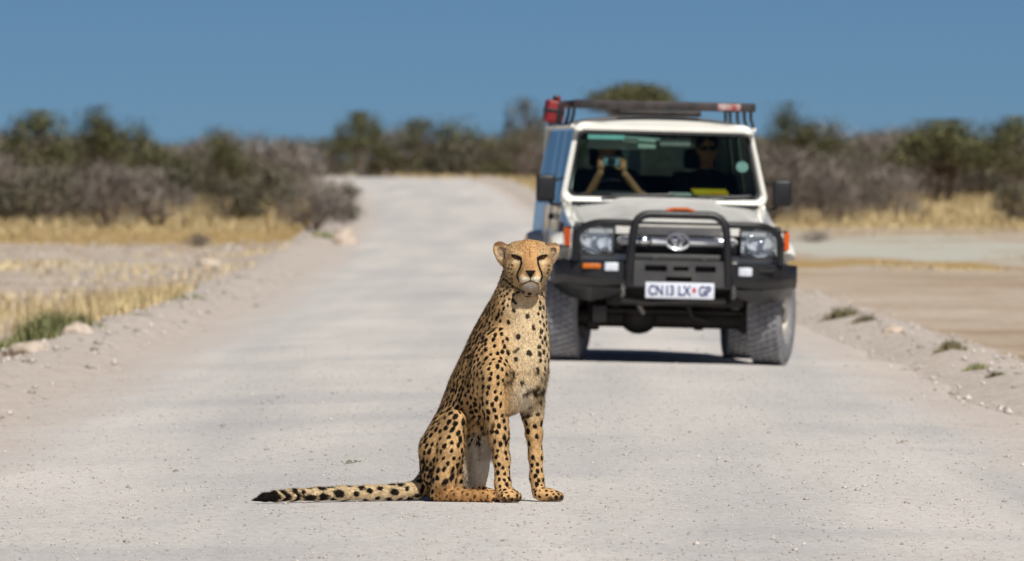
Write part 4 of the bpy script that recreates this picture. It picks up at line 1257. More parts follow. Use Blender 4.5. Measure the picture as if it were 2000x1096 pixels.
# ---- red fuel can strapped to the rack's side: a thing of its own
cr = empty('red_fuel_can'); 
redp = pmat('faded_red_plastic', srgb(140, 30, 36), srgb(112, 20, 28), 6, 0.5)
can = MB().box(-0.10, 0.10, -0.16, 0.16, -0.13, 0.13, 0.03, 3).build('body', redp, cr)
MB().tube([(-0.02, -0.04, 0.125), (-0.02, -0.04, 0.165), (0.02, -0.04, 0.165)], 0.024, 8).build('spout_cap', plastic, cr)
MB().tube(round_path([(0.03, -0.10, 0.12), (0.03, -0.08, 0.175), (0.03, 0.10, 0.175), (0.03, 0.12, 0.12)], 0.03), 0.016, 8).build('handle', redp, cr)
MB().box(-0.105, 0.105, -0.166, 0.166, -0.015, 0.025, 0.004).build('strap', plastic, cr)
MB().box(0.02, 0.08, -0.168, 0.168, -0.135, 0.135, 0.004).build('holder', plastic, cr)
bpy.context.view_layer.update()
CM = car.matrix_world.copy()
def tumble(o):
    # body sides lean inwards towards the roof
    for v in o.data.vertices:
        if abs(v.co.x) > 0.74 and v.co.z > 0.55: v.co.x -= math.copysign(0.045 * min(1, (v.co.z - 0.55) / 0.65), v.co.x)
for o in list(car.children_recursive):
    if o.type == 'MESH' and o.name.split('.')[0] in ('body_shell', 'door', 'rear_door', 'door_handle', 'fender_vent'): tumble(o)
def in_car(o, x, y, z, rz=0.0, ry=0.0, rx=0.0, sc=1.0):
    o.matrix_world = CM @ Matrix.Translation((x, y, z)) @ Matrix.Rotation(R(rz), 4, 'Z') @ Matrix.Rotation(R(ry), 4, 'Y') @ Matrix.Rotation(R(rx), 4, 'X') @ Matrix.Scale(sc, 4)
in_car(cr, -0.85, 1.35, 1.945, 3, 8, 0, 0.7)
tag(cr, 'faded red fuel can strapped to the side of the roof rack', 'fuel can')
bk = MB().box(-0.14, 0.14, -0.09, 0.09, 0, 0.022, 0.003).build('map_book', pmat('yellow_cover', srgb(226, 214, 40), srgb(236, 172, 40), 7, 0.5), None)
in_car(bk, 0.37, 0.93, 1.325, 4, 0, 10)
tag(bk, 'yellow map book lying on the dashboard behind the windscreen', 'book')
pp = MB().box(-0.13, 0.10, -0.07, 0.07, 0, 0.006, 0.001).build('folded_paper', pmat('paper_white', srgb(206, 214, 208), None, rough=0.7), None)
in_car(pp, 0.17, 0.96, 1.31, -14, 0, 10)
tag(pp, 'pale folded paper on the dashboard beside the yellow book', 'paper')

# ================================================================== PEOPLE IN THE CAR
skin = srgb(206, 150, 108)
def person(pose, shirt, hair):
    s = SDF((-0.42, -0.62, -0.30), (0.42, 0.25, 0.82), 0.011)
    k = 0.03
    # seated: pelvis at the origin, trunk upright, thighs forward (towards -y), shins down
    s.cap((0, 0.02, 0.0), (0, 0.05, 0.30), 0.145, 0.16, 0.05)
    s.ell((0, 0.05, 0.36), (0.205, 0.11, 0.14), 0.05)
    for sx in (-1, 1):
        s.cap((sx * 0.09, 0, 0.0), (sx * 0.11, -0.38, 0.06), 0.09, 0.065, 0.04)
        s.cap((sx * 0.11, -0.38, 0.06), (sx * 0.11, -0.44, -0.26), 0.06, 0.045, 0.03)
    s.cap((0, 0.05, 0.44), (0, 0.035, 0.56), 0.06, 0.052, 0.03)
    s.ell((0, 0.03, 0.655), (0.075, 0.095, 0.115), 0.02)
    s.ell((0, -0.02, 0.60), (0.052, 0.06, 0.06), 0.03)
    s.cap((0, -0.062, 0.655), (0, -0.085, 0.628), 0.012, 0.016, 0.012)       # nose
    s.cap((-0.02, -0.075, 0.590), (0.02, -0.075, 0.590), 0.008, 0.008, 0.008) # lips
    for sx in (-1, 1):
        s.ell((sx * 0.076, 0.035, 0.645), (0.012, 0.022, 0.03), 0.008)         # ears
        s.ell((sx * 0.03, -0.07, 0.665), (0.014, 0.012, 0.009), 0.012, sub=True)
    for sx in (-1, 1):
        sh = (sx * 0.19, 0.05, 0.42); el, wr, hd = pose[sx]
        s.cap(sh, el, 0.058, 0.045, 0.03)
        s.cap(el, wr, 0.043, 0.029, 0.02)
        wr_ = np.array(wr); hd_ = np.array(hd)
        s.ell((wr_ * 0.4 + hd_ * 0.6), (0.030, 0.036, 0.036), 0.018)
        side = np.array((1.0, 0, 0)) if abs(hd_[2] - wr_[2]) > abs(hd_[0] - wr_[0]) else np.array((0, 0, 1.0))
        dirv = (hd_ - wr_) / np.linalg.norm(hd_ - wr_)
        inn = np.array((-sx * 0.8, -0.5, 0.0)); inn -= inn @ dirv * dirv
        for f, off in enumerate((-0.03, -0.01, 0.01, 0.03)):
            b0 = hd_ + side * off
            ln = (0.04, 0.047, 0.045, 0.034)[f]
            p1 = b0 + dirv * ln * 0.9; p2 = p1 + dirv * ln * 0.2 + inn * ln * 0.9
            s.cap(b0, p1, 0.0105, 0.0095, 0.004); s.cap(p1, p2, 0.0095, 0.008, 0.003)
        th0 = wr_ * 0.55 + hd_ * 0.45 - side * 0.03
        s.cap(th0, th0 + dirv * 0.03 - side * 0.018 + inn * 0.03, 0.012, 0.009, 0.006)
    V, Q = s.mesh(1)
    x, y, z = V.T
    col = np.tile(np.array(skin), (len(V), 1))
    torso = (z < 0.50) & (np.abs(x) < 0.27) & (y > -0.16)
    for sx in (-1, 1):
        el, wr, _ = pose[sx]
        sh = np.array((sx * 0.19, 0.05, 0.42)); e = np.array(el); d = e - sh
        tt = ((V - sh) @ d) / (d @ d); near = np.linalg.norm(V - sh - np.clip(tt, 0, 1)[:, None] * d, axis=1) < 0.085
        torso |= near & (tt < 0.72)
        w_ = np.array(wr); d2 = w_ - e
        t2 = ((V - e) @ d2) / (d2 @ d2)
        fore = (np.linalg.norm(V - e - np.clip(t2, 0, 1.6)[:, None] * d2, axis=1) < 0.075) & (t2 > 0.05)
        torso &= ~fore
    col[torso] = shirt
    col[(z < 0.12) & (np.abs(x) < 0.25) & ((y > -0.30) | (z < 0.0))] = srgb(70, 66, 58)
    return V, Q, col
def person_mat():
    m = bpy.data.materials.new('skin_and_cloth'); m.use_nodes = True
    nt = m.node_tree; p = nt.nodes['Principled BSDF']; p.inputs['Roughness'].default_value = 0.65
    a = nt.nodes.new('ShaderNodeAttribute'); a.attribute_name = 'col'
    n = nt.nodes.new('ShaderNodeTexNoise'); n.inputs['Scale'].default_value = 30
    mr = nt.nodes.new('ShaderNodeMapRange'); mr.inputs['To Min'].default_value = 0.85; mr.inputs['To Max'].default_value = 1.12
    nt.links.new(n.outputs['Fac'], mr.inputs['Value'])
    mu = nt.nodes.new('ShaderNodeVectorMath'); mu.operation = 'SCALE'
    nt.links.new(a.outputs['Color'], mu.inputs[0]); nt.links.new(mr.outputs[0], mu.inputs['Scale'])
    nt.links.new(mu.outputs[0], p.inputs['Base Color'])
    return m
PMAT = person_mat()
def add_person(pose, shirt, hair, x, y, z, label, glasses=False, cap=None):
    root = empty('person')
    V, Q, col = person(pose, shirt, hair)
    f = Q
    N = quad_normals(V, Q)
    if (N * (V - V.mean(0))).sum() < 0: f = Q[:, ::-1]
    mesh_np('body', V, f, PMAT, root, True, {'col': ('FLOAT_COLOR', col)})
    hm = pmat('dark_hair' if hair[0] < 0.05 else 'brown_hair', hair, tuple(c * 1.6 for c in hair), 60, 0.6)
    h = MB()
    for i in range(9):
        h.ball((0.055 * math.cos(i * 0.7), 0.045 + 0.045 * math.sin(i * 0.7), 0.705), (0.042, 0.05, 0.06), 2)
    h.ball((0, 0.06, 0.715), (0.082, 0.085, 0.068), 3)
    h.build('hair', hm, root, 180)
    if glasses:
        g = MB()
        for sx in (-1, 1):
            g.ball((sx * 0.032, -0.071, 0.663), (0.029, 0.012, 0.021), 2).box(sx * 0.058, sx * 0.078, -0.07, 0.03, 0.668, 0.675)
        g.box(-0.012, 0.012, -0.082, -0.074, 0.665, 0.673)
        g.build('sunglasses', plastic, root)
    in_car(root, x, y, z)
    tag(root, label, 'person')
    return root
add_person({-1: ((-0.20, -0.27, 0.17), (-0.085, -0.42, 0.44), (-0.075, -0.425, 0.53)), 1: ((0.30, -0.27, 0.19), (0.11, -0.42, 0.43), (0.085, -0.425, 0.52))},
           srgb(62, 78, 90), srgb(46, 34, 26), -0.40, 1.55, 1.03, 'person in a slate shirt at the steering wheel lifting a camera with both hands')
add_person({-1: ((-0.26, -0.08, 0.16), (-0.10, -0.36, 0.26), (-0.04, -0.42, 0.29)), 1: ((0.25, -0.08, 0.16), (0.10, -0.36, 0.26), (0.05, -0.42, 0.29))},
           srgb(44, 62, 62), srgb(20, 16, 14), 0.40, 1.60, 1.02, 'person in dark clothes and sunglasses in the seat beside the driver', True)
cm = empty('compact_camera')
MB().box(-0.065, 0.065, -0.02, 0.02, -0.04, 0.04, 0.01).build('body', pmat('pale_camera_body', srgb(150, 190, 200), srgb(120, 160, 172), 10, 0.3), cm)
MB().lathe([(0.03, -0.02), (0.03, -0.05), (0.026, -0.052), (0.0, -0.05)], 'y', 20).build('lens', plastic, cm)
in_car(cm, -0.40, 1.12, 1.565)
tag(cm, 'pale compact camera held up by the driver behind the windscreen', 'camera')
# ================================================================== SCRUB, TREES, GRASS
def tone_mat(name, stops, rough=0.8, trans=0.0, spec=0.2):
    m = bpy.data.materials.new(name); m.use_nodes = True
    nt = m.node_tree; p = nt.nodes['Principled BSDF']; p.inputs['Roughness'].default_value = rough
    p.inputs['Specular IOR Level'].default_value = spec
    a = nt.nodes.new('ShaderNodeAttribute'); a.attribute_name = 'tone'
    oi = nt.nodes.new('ShaderNodeObjectInfo')
    r = nt.nodes.new('ShaderNodeValToRGB'); e = r.color_ramp.elements
    e[0].position = stops[0][0]; e[0].color = (*stops[0][1], 1)
    e[1].position = stops[-1][0]; e[1].color = (*stops[-1][1], 1)
    for pos, c in stops[1:-1]:
        k = e.new(pos); k.color = (*c, 1)
    nt.links.new(a.outputs['Fac'], r.inputs['Fac'])
    hs = nt.nodes.new('ShaderNodeHueSaturation')
    mr = nt.nodes.new('ShaderNodeMapRange'); mr.inputs['To Min'].default_value = 0.8; mr.inputs['To Max'].default_value = 1.2
    nt.links.new(oi.outputs['Random'], mr.inputs['Value']); nt.links.new(mr.outputs[0], hs.inputs['Value'])
    nt.links.new(r.outputs['Color'], hs.inputs['Color']); nt.links.new(hs.outputs['Color'], p.inputs['Base Color'])
    return m
bare_m = tone_mat('grey_twigs', [(0, srgb(122, 113, 107)), (0.5, srgb(154, 144, 137)), (0.85, srgb(174, 164, 154)), (1, srgb(180, 164, 132))])
mixed_m = tone_mat('olive_grey_twigs', [(0, srgb(98, 98, 74)), (0.5, srgb(128, 123, 106)), (1, srgb(152, 146, 124))])
green_m = tone_mat('olive_leaves', [(0, srgb(90, 93, 62)), (0.6, srgb(122, 123, 84)), (1, srgb(150, 145, 110))])
bark_m = tone_mat('grey_bark', [(0, srgb(110, 98, 90)), (1, srgb(140, 126, 118))])
straw_m = tone_mat('straw_grass', [(0, srgb(200, 172, 124)), (0.5, srgb(224, 200, 150)), (1, srgb(236, 218, 176))], 0.75)
dullg_m = tone_mat('dull_green_blades', [(0, srgb(122, 132, 86)), (0.6, srgb(154, 160, 110)), (1, srgb(190, 178, 126))], 0.75)
weed_m = tone_mat('dull_weed', [(0, srgb(96, 88, 66)), (0.5, srgb(128, 118, 92)), (1, srgb(150, 146, 100))], 0.8)

def plant_meshes(kind, seed):
    """crown and stems of unit height and about unit width"""
    g = np.random.default_rng(seed)
    if kind == 'bare':   nc, zlo, zhi, sig, per, ln, wd = 30, 0.14, 0.88, 0.12, 95, (0.10, 0.24), 0.0040
    elif kind == 'mixed': nc, zlo, zhi, sig, per, ln, wd = 30, 0.15, 0.86, 0.115, 120, (0.05, 0.16), 0.008
    elif kind == 'green': nc, zlo, zhi, sig, per, ln, wd = 34, 0.45, 0.92, 0.085, 190, (0.025, 0.055), 0.014
    elif kind == 'bushy': nc, zlo, zhi, sig, per, ln, wd = 36, 0.14, 0.88, 0.095, 150, (0.03, 0.065), 0.014
    elif kind == 'umbrella': nc, zlo, zhi, sig, per, ln, wd = 80, 0.76, 0.94, 0.075, 120, (0.02, 0.042), 0.010
    elif kind == 'sparse': nc, zlo, zhi, sig, per, ln, wd = 20, 0.45, 0.93, 0.08, 90, (0.05, 0.13), 0.006
    cs = []
    while len(cs) < nc:
        z = zlo + (zhi - zlo) * g.random()
        u = (z - zlo) / (zhi - zlo)
        if kind in ('bare', 'mixed', 'bushy'): r = 0.46 * (0.55 + 0.65 * math.sin(math.pi * min(0.25 + 0.62 * u, 1)))
        elif kind == 'umbrella': r = 0.50 * math.sqrt(max(0.02, 1 - u ** 2))
        else: r = 0.46 * math.sqrt(max(0.05, 1 - (2 * u - 0.75) ** 2 * 0.8))
        th = g.random() * 6.283; rr = r * math.sqrt(g.random())
        cs.append((rr * math.cos(th), rr * math.sin(th), z))
    cs = np.array(cs)
    n = nc * per
    ci = np.repeat(np.arange(nc), per)
    sg = np.array([sig, sig, sig * (0.45 if kind == 'umbrella' else 0.8)]) * (0.6 + 0.8 * g.random(nc))[ci][:, None]
    P = cs[ci] + g.normal(size=(n, 3)) * sg
    P[:, 2] = np.clip(P[:, 2], 0.02, 1.0)
    if kind in ('bare', 'mixed', 'sparse'):
        D = (P - np.array([0, 0, 0.05])); D /= np.linalg.norm(D, axis=1)[:, None]
        D = D * 0.8 + g.normal(size=(n, 3)) * 0.6
    else:
        D = g.normal(size=(n, 3))
    D /= np.linalg.norm(D, axis=1)[:, None]
    L = ln[0] + (ln[1] - ln[0]) * g.random(n)
    T = np.cross(D, g.normal(size=(n, 3))); T /= np.linalg.norm(T, axis=1)[:, None]
    W = wd * (0.7 + 0.6 * g.random(n))
    if kind in ('bare', 'mixed', 'sparse'):
        tri = np.stack([P - T * W[:, None], P + T * W[:, None], P + D * L[:, None]], 1)
    else:
        tri = np.stack([P - D * L[:, None] * 0.5, P + T * W[:, None], P + D * L[:, None] * 0.5], 1)
    out = P - cs[ci]; out /= np.maximum(np.linalg.norm(out, axis=1), 1e-6)[:, None]
    c0 = P - np.array([0, 0, 0.35]); c0 /= np.maximum(np.linalg.norm(c0, axis=1), 1e-6)[:, None]
    nn = out * 0.7 + c0 * 0.4 + g.normal(size=(n, 3)) * 0.45 + np.array([0, 0, 0.2])
    nn /= np.linalg.norm(nn, axis=1)[:, None]
    tone = np.clip(0.5 * g.random(n) + 0.5 * g.random(nc)[ci], 0, 1)
    crown = (tri.reshape(-1, 3), np.arange(n * 3).reshape(-1, 3), np.repeat(tone, 3), np.repeat(nn, 3, axis=0))
    # stems: from the base to every clump, bending on the way
    mb = MB()
    nb = {'umbrella': 2, 'green': 4, 'sparse': 2}.get(kind, 7)
    for b in range(nb):
        th = 6.283 * b / nb + g.random(); lean = 0.10 if kind in ('umbrella', 'green', 'sparse') else 0.2
        fork = np.array([lean * math.cos(th), lean * math.sin(th), (zlo * 0.75 if kind in ('umbrella', 'green', 'sparse') else 0.22) * (0.8 + 0.4 * g.random())])
        base = np.array([0.03 * math.cos(th), 0.03 * math.sin(th), -0.04])
        mid = (base + fork) / 2 + g.normal(size=3) * 0.02
        mb.tube([base, mid, fork], [0.022, 0.018, 0.014], 5, False)
        for c in cs[b::nb]:
            m1 = fork * 0.5 + c * 0.5 + g.normal(size=3) * 0.04
            mb.tube([fork, m1, c], [0.012, 0.008, 0.003], 4, False)
    return crown, mb

PROTO = {}
def plant_proto(kind, seed):
    key = (kind, seed)
    if key not in PROTO:
        crown, mb = plant_meshes(kind, seed)
        co = mesh_np('crown', crown[0], crown[1], {'bare': bare_m, 'mixed': mixed_m, 'sparse': mixed_m}.get(kind, green_m), None, True, {'tone': ('FLOAT', crown[2])})
        co.data.normals_split_custom_set_from_vertices(crown[3].astype(np.float32))
        tr = mb.build('stems' if kind in ('bare', 'mixed', 'bushy') else 'trunk', bark_m, None, 180)
        PROTO[key] = (co.data, tr.data, tr.name.split('.')[0])
        bpy.data.objects.remove(co); bpy.data.objects.remove(tr)
    return PROTO[key]
def plant(name, kind, seed, x, y, w, h, label, cat, group=None, rz=0.0):
    cd, td, tn = plant_proto(kind, seed)
    r = empty(name, (x, y, float(ground_z(x, y)) - 0.02), (0, 0, rz))
    r.scale = (w, w, h)
    for nm, d in (('crown', cd), (tn, td)):
        o = bpy.data.objects.new(nm, d); COL.objects.link(o); o.parent = r
    tag(r, label, cat, group)
    return r
def px2x(px, Y): return (px - 1000) * Y / FPX
def top_h(ytop, Y, x):
    return CAM_H + (HOR - ytop) * Y / FPX - float(ground_z(x, Y)) + 0.02

# trees that stand out against the sky, each its own
special = [
    ('tree', 'green', 1, 76, 338, 216, 150, 'dense flat-topped green tree above grey scrub, far from the road', 'tree'),
    ('tree', 'green', 2, 196, 345, 207, 105, 'green tree with a pointed tuft beside the dense flat-topped one', 'tree'),
    ('tree', 'bushy', 1, 245, 330, 228, 110, 'low spreading olive bush tree under the pointed green tree', 'tree'),
    ('tree', 'bushy', 2, 435, 335, 246, 140, 'broad dull green bush tree rising from the grey scrub on its own', 'tree'),
    ('tree', 'green', 3, 704, 545, 218, 104, 'dark round-crowned tree standing alone over the scrub beyond the bend', 'tree'),
    ('tree', 'bushy', 3, 868, 600, 226, 190, 'large olive green bush tree beyond the far end of the road', 'tree'),
    ('tree', 'bushy', 1, 1010, 560, 262, 130, 'dull green bush tree beside the parked white car, beyond the road', 'tree'),
    ('tree', 'sparse', 1, 1025, 500, 196, 90, 'thin sparse tree showing beside the red fuel can', 'tree'),
    ('tree', 'umbrella', 1, 1238, 440, 160, 195, 'umbrella-shaped green thorn tree rising behind the car roof rack', 'tree'),
    ('tree', 'green', 2, 1545, 325, 200, 95, 'small upright green tree nearest the car mirror above the scrub', 'tree'),
    ('tree', 'bushy', 2, 1618, 335, 228, 130, 'rounded olive tree next to the small upright green tree', 'tree'),
    ('tree', 'green', 3, 1838, 330, 234, 250, 'wide low green tree above the grey scrub past the white pan', 'tree'),
    ('tree', 'green', 1, 1985, 325, 228, 150, 'green tree beside the wide low one past the white pan', 'tree'),
]
for nm, kind, sd, px, Y, yt, wpx, lab, cat in special:
    x = px2x(px, Y)
    plant(nm, kind, sd, x, Y, wpx * Y / FPX, top_h(yt, Y, x), lab, cat, None, sd * 1.7 + px * 0.01)
x = px2x(612, 247)
plant('thorn_bush', 'bare', 2, x, 247, 1.45, top_h(352, 247, x), 'low grey thorn bush right at the edge of the road bend', 'bush', None, 2.0)
x = px2x(655, 262)
plant('thorn_bush', 'mixed', 1, x, 268, 1.0, top_h(356, 268, x), 'small dark bush touching the road edge beside the grey thorn bush', 'bush', None, 1.0)
x = px2x(1592, 238)
plant('dwarf_shrub', 'bare', 1, x, 238, 0.55, 0.24, 'tiny brown shrub alone on the white pan', 'shrub')
x = px2x(388, 232)
plant('dwarf_shrub', 'bare', 3, x, 232, 0.5, 0.28, 'tiny dark shrub alone between stones and yellow grass', 'shrub')

g_ = np.random.default_rng(11)
n_b = 0
rows = [(280, 1.4, 2.0), (300, 1.8, 2.3), (318, 1.8, 2.4), (338, 1.8, 2.5), (365, 1.9, 2.5), (400, 1.9, 2.6), (450, 2.0, 2.7), (510, 2.0, 2.6), (575, 2.1, 2.9), (640, 2.4, 3.2), (720, 2.6, 3.6)]
for ri, (Y0, h0, h1) in enumerate(rows):
    half = 1180 * Y0 / FPX
    xx = -half
    while xx < half:
        xx += (1.35 if Y0 < 500 else 1.7) * (0.75 + 0.6 * g_.random())
        Y = Y0 + g_.normal() * 5
        l, r = float(road_l(Y)), float(road_r(Y))
        if Y > 700: l, r = -26, -17
        clear = 1.6 if Y < 520 else 2.2
        if l - clear < xx < r + (clear + 2.0 if Y < 470 else clear): continue
        px = 1000 + xx * FPX / Y
        if 690 < px < 1040 and Y < 545: continue
        if Y0 < 330 and (vnoise(xx, Y, 2.2, 31) < (0.46 if xx < 0 else 0.42)): continue
        # gaps of open grass among the front bushes
        h = h0 + (h1 - h0) * g_.random()
        if 1040 < px < 1500 and Y < 500: h *= 0.8
        h *= (0.66 + 0.36 * float(vnoise(xx, Y, 4, 5))) * (0.9 if Y < 540 else 1.05)
        q = g_.random()
        kind = 'bare' if q < 0.58 else ('mixed' if q < 0.90 else 'bushy')
        if Y > 540 and q > 0.6: kind = 'bushy' if q > 0.75 else 'mixed'
        hc = 'low ' if h < 1.3 else ('tall ' if h > 1.7 else '')
        wh_ = 'at the front of ' if Y < 309 else ('deep in ' if Y > 380 else 'midway into ')
        side = wh_ + 'the belt behind the yellow verge' if xx < l else (wh_ + 'the belt past the white pan' if Y < 540 else 'in the far scrub closing off the road')
        lab = hc + {'bare': 'leafless grey-brown thorn bush ', 'mixed': 'half-bare olive-grey bush ', 'bushy': 'leafy dull green bush '}[kind] + side
        plant({'bare': 'thorn_bush', 'mixed': 'olive_bush', 'bushy': 'leafy_bush'}[kind], kind, 1 + int(g_.integers(0, 4 if kind == 'bare' else 3)), xx, Y, h * (0.95 + 0.5 * g_.random()), h,
              lab, 'bush', lab.split(' bush ')[0] + ' bushes ' + side, g_.random() * 6.28)
        n_b += 1
print('bushes', n_b)

# the same scrub going on to both sides of what the picture takes in: one mass
def scrub_mass():
    g = np.random.default_rng(77)
    VV, TT, NN = [], [], []
    protos = [plant_meshes(k, s)[0] for k, s in (('bare', 1), ('bare', 3), ('mixed', 2), ('bushy', 2))]
    for i in range(230):
        Y = 288 + 250 * g.random() ** 1.3
        lim = 1200 * Y / FPX
        x = (lim + 55 * g.random()) * (1 if i % 2 else -1)
        if road_l(Y) - 3 < x < road_r(Y) + 3: continue
        V, F, T, N = protos[int(g.integers(0, 4))]
        V = V.reshape(-1, 3, 3)[::2]; N = N.reshape(-1, 3, 3)[::2]; T = T.reshape(-1, 3)[::2]
        h = 1.3 + 0.9 * g.random(); w = h * (1 + 0.5 * g.random()); a = g.random() * 6.28
        c, s = math.cos(a), math.sin(a)
        M = np.array([[c, -s, 0], [s, c, 0], [0, 0, 1]])
        cen = V.mean(1, keepdims=True)
        P = cen + (V - cen) * 1.45
        P = (P @ M.T) * np.array([w, w, h]) + np.array([x, Y, float(ground_z(x, Y)) - 0.02])
        VV.append(P.reshape(-1, 3)); NN.append((N @ M.T).reshape(-1, 3)); TT.append(T.reshape(-1))
    V = np.concatenate(VV)
    o = mesh_np('distant_scrub', V, np.arange(len(V)).reshape(-1, 3), mixed_m, None, True, {'tone': ('FLOAT', np.concatenate(TT))})
    o.data.normals_split_custom_set_from_vertices(np.concatenate(NN).astype(np.float32))
    tag(o, 'grey-olive scrub stretching away on both sides as one mass', 'scrub', None, 'stuff')
scrub_mass()

def blades(name, P, H, wd, mat, seed, lean=0.35, kind='stuff', n_per=1, parent=None):
    g = np.random.default_rng(seed)
    n = len(P)
    th = g.random(n) * 6.283
    d = np.stack([np.cos(th), np.sin(th), np.zeros(n)], 1)
    ln = lean * (0.2 + g.random(n))
    tip = P + np.stack([d[:, 0] * ln * H, d[:, 1] * ln * H, H], 1)
    t2 = g.random(n) * 6.283
    s = np.stack([np.cos(t2), np.sin(t2), np.zeros(n)], 1) * (wd * (0.6 + 0.8 * g.random(n)))[:, None]
    V = np.stack([P - s, P + s, tip], 1).reshape(-1, 3)
    tone = np.repeat(np.clip(0.55 * vnoise(P[:, 0], P[:, 1], 1.2, 8) + 0.5 * g.random(n), 0, 1), 3)
    o = mesh_np(name, V, np.arange(n * 3).reshape(-1, 3), mat, parent, True, {'tone': ('FLOAT', tone)})
    nn = np.stack([0.5 * g.normal(size=n), -0.45 + 0.5 * g.normal(size=n), np.ones(n)], 1); nn /= np.linalg.norm(nn, axis=1)[:, None]
    o.data.normals_split_custom_set_from_vertices(np.repeat(nn, 3, axis=0).astype(np.float32))
    if kind: o['kind'] = kind
    return o
def field(n, xr, yr, keep, seed):
    g = np.random.default_rng(seed)
    x = xr[0] + (xr[1] - xr[0]) * g.random(n); y = yr[0] + (yr[1] - yr[0]) * g.random(n)
    k = keep(x, y, g.random(n))
    x, y = x[k], y[k]
    return np.stack([x, y, ground_z(x, y) - 0.02], 1)
# yellow verge before the scrub belt
P = field(170000, (-24, -3.2), (205, 345), lambda x, y, u: (x < road_l(y) - 1.0 - 1.5 * vnoise(x, y, 4, 2)) & (u < sstep(205, 262, y + 46 * (vnoise(x, y, 5, 4) - 0.5)) * (0.2 + 0.9 * vnoise(x, y * 0.5, 3, 12))), 1)
RAMP = 0.12 + 0.88 * sstep(215, 285, P[:, 1] + 40 * (vnoise(P[:, 0], P[:, 1], 5, 40) - 0.5))
Hh = RAMP * (0.09 + 0.16 * vnoise(P[:, 0], P[:, 1], 4, 6) + 0.4 * sstep(262, 290, P[:, 1]) * sstep(0.45, 0.8, vnoise(P[:, 0], P[:, 1], 3, 21))) * (0.6 + 0.6 * np.random.default_rng(2).random(len(P)))
tag(blades('dry_grass', P, Hh, 0.011, straw_m, 3), 'yellow dry grass before the scrub belt on the stony side of the road', 'grass')
P = field(170000, (2.5, 24), (245, 345), lambda x, y, u: (x > road_r(y) + 1.2) & (u < sstep(240, 290, y + 44 * (vnoise(x, y, 5, 4) - 0.5)) * (0.35 + 0.9 * vnoise(x, y * 0.5, 3, 13))), 4)
RAMP = 0.12 + 0.88 * sstep(250, 300, P[:, 1] + 30 * (vnoise(P[:, 0], P[:, 1], 5, 41) - 0.5))
Hh = RAMP * (0.10 + 0.18 * vnoise(P[:, 0], P[:, 1], 4, 7) + 0.3 * sstep(268, 292, P[:, 1]) * sstep(0.4, 0.75, vnoise(P[:, 0], P[:, 1], 3, 22))) * (0.6 + 0.6 * np.random.default_rng(3).random(len(P)))
tag(blades('dry_grass', P, Hh, 0.011, straw_m, 5), 'yellow dry grass band between the white pan and the scrub', 'grass')
P = field(60000, (4.0, 22), (166, 215), lambda x, y, u: (u < (np.exp(-((y - 188 - 26 * (vnoise(x, y * 0.1, 2.5, 17) - 0.5)) / 9) ** 2)) * sstep(0.4, 0.75, vnoise(x, y * 0.2, 1.8, 14))), 6)
tag(blades('dry_grass', P, np.full(len(P), 0.07) * (0.5 + np.random.default_rng(4).random(len(P))), 0.009, straw_m, 6), 'low sparse dry grass on the near edge of the white pan', 'grass')
P = field(30000, (-7.5, -3.45), (107, 150), lambda x, y, u: (x < road_l(y) - 0.75 - 0.35 * vnoise(x, y, 3, 2)) & (u < 1.1 * np.exp(-((x - (road_l(y) - 1.25)) / 0.75) ** 2) * (0.4 + 0.8 * vnoise(x, y, 2.5, 15)) * sstep(107, 114, y) * (1 - sstep(138, 150, y)) + 0.12 * sstep(0.5, 0.7, vnoise(x, y, 3, 16)) * (y < 135)), 7)
tag(blades('dry_grass', P, (0.15 + 0.13 * vnoise(P[:, 0], P[:, 1], 3, 1)) * (0.6 + 0.6 * np.random.default_rng(5).random(len(P))), 0.006, straw_m, 8), 'strip of fine yellow grass along the stony road verge', 'grass')
P = field(60000, (-14, -4.2), (135, 228), lambda x, y, u: u < 0.30 * sstep(0.62, 0.8, vnoise(x, y * 0.4, 2.2, 19)), 9)
tag(blades('dry_grass', P, 0.08 + 0.1 * np.random.default_rng(6).random(len(P)), 0.008, straw_m, 9), 'scattered short straw tufts among the pale stones', 'grass')
# straw standing among the bushes beyond the road
P = field(60000, (-9, 7), (505, 600), lambda x, y, u: ((x < road_l(y) - 0.5) | (x > road_r(y) + 0.5)) & (u < 0.22), 10)
tag(blades('dry_grass', P, 0.10 + 0.22 * np.random.default_rng(7).random(len(P)), 0.02, straw_m, 10), 'straw-coloured grass under the far scrub where the road bends away', 'grass')
P = field(12000, (-6.5, 3.5), (265, 505), lambda x, y, u: (((x < road_l(y) - 0.6) & (x > road_l(y) - 1.8)) | ((x > road_r(y) + 0.7) & (x < road_r(y) + 2.2))) & (u < 0.6), 12)
tag(blades('dry_grass', P, 0.12 + 0.2 * np.random.default_rng(8).random(len(P)), 0.015, straw_m, 11), 'thin straw grass fringing the road on the rise to the bend', 'grass')

def tuft(px, Y, w, h, n, mat, label, seed, name='grass_tuft', cat='grass tuft'):
    g = np.random.default_rng(seed)
    x0 = px2x(px, Y); z0 = float(ground_z(x0, Y))
    r = g.normal(size=(n, 2)) * w * 0.24
    P = np.stack([r[:, 0], r[:, 1], ground_z(x0 + r[:, 0], Y + r[:, 1]) - z0 - 0.02], 1)
    H = h * (0.45 + 0.6 * g.random(n)) * np.exp(-(np.hypot(r[:, 0], r[:, 1]) / (w * 0.62)) ** 2)
    o = blades(name, P, H, 0.006, mat, seed, 0.5, None)
    o.location = (x0, Y, z0)
    tag(o, label, cat, None, 'stuff')
    return o
tuft(95, 103, 0.72, 0.33, 2200, dullg_m, 'thick green grass tuft beside the pale verge rock', 51)
tuft(155, 108, 0.30, 0.26, 350, weed_m, 'dull weed growing behind the pale verge rock', 52)
tuft(6, 100, 0.25, 0.14, 220, dullg_m, 'small green tuft on the stony verge near the thick green one', 53)
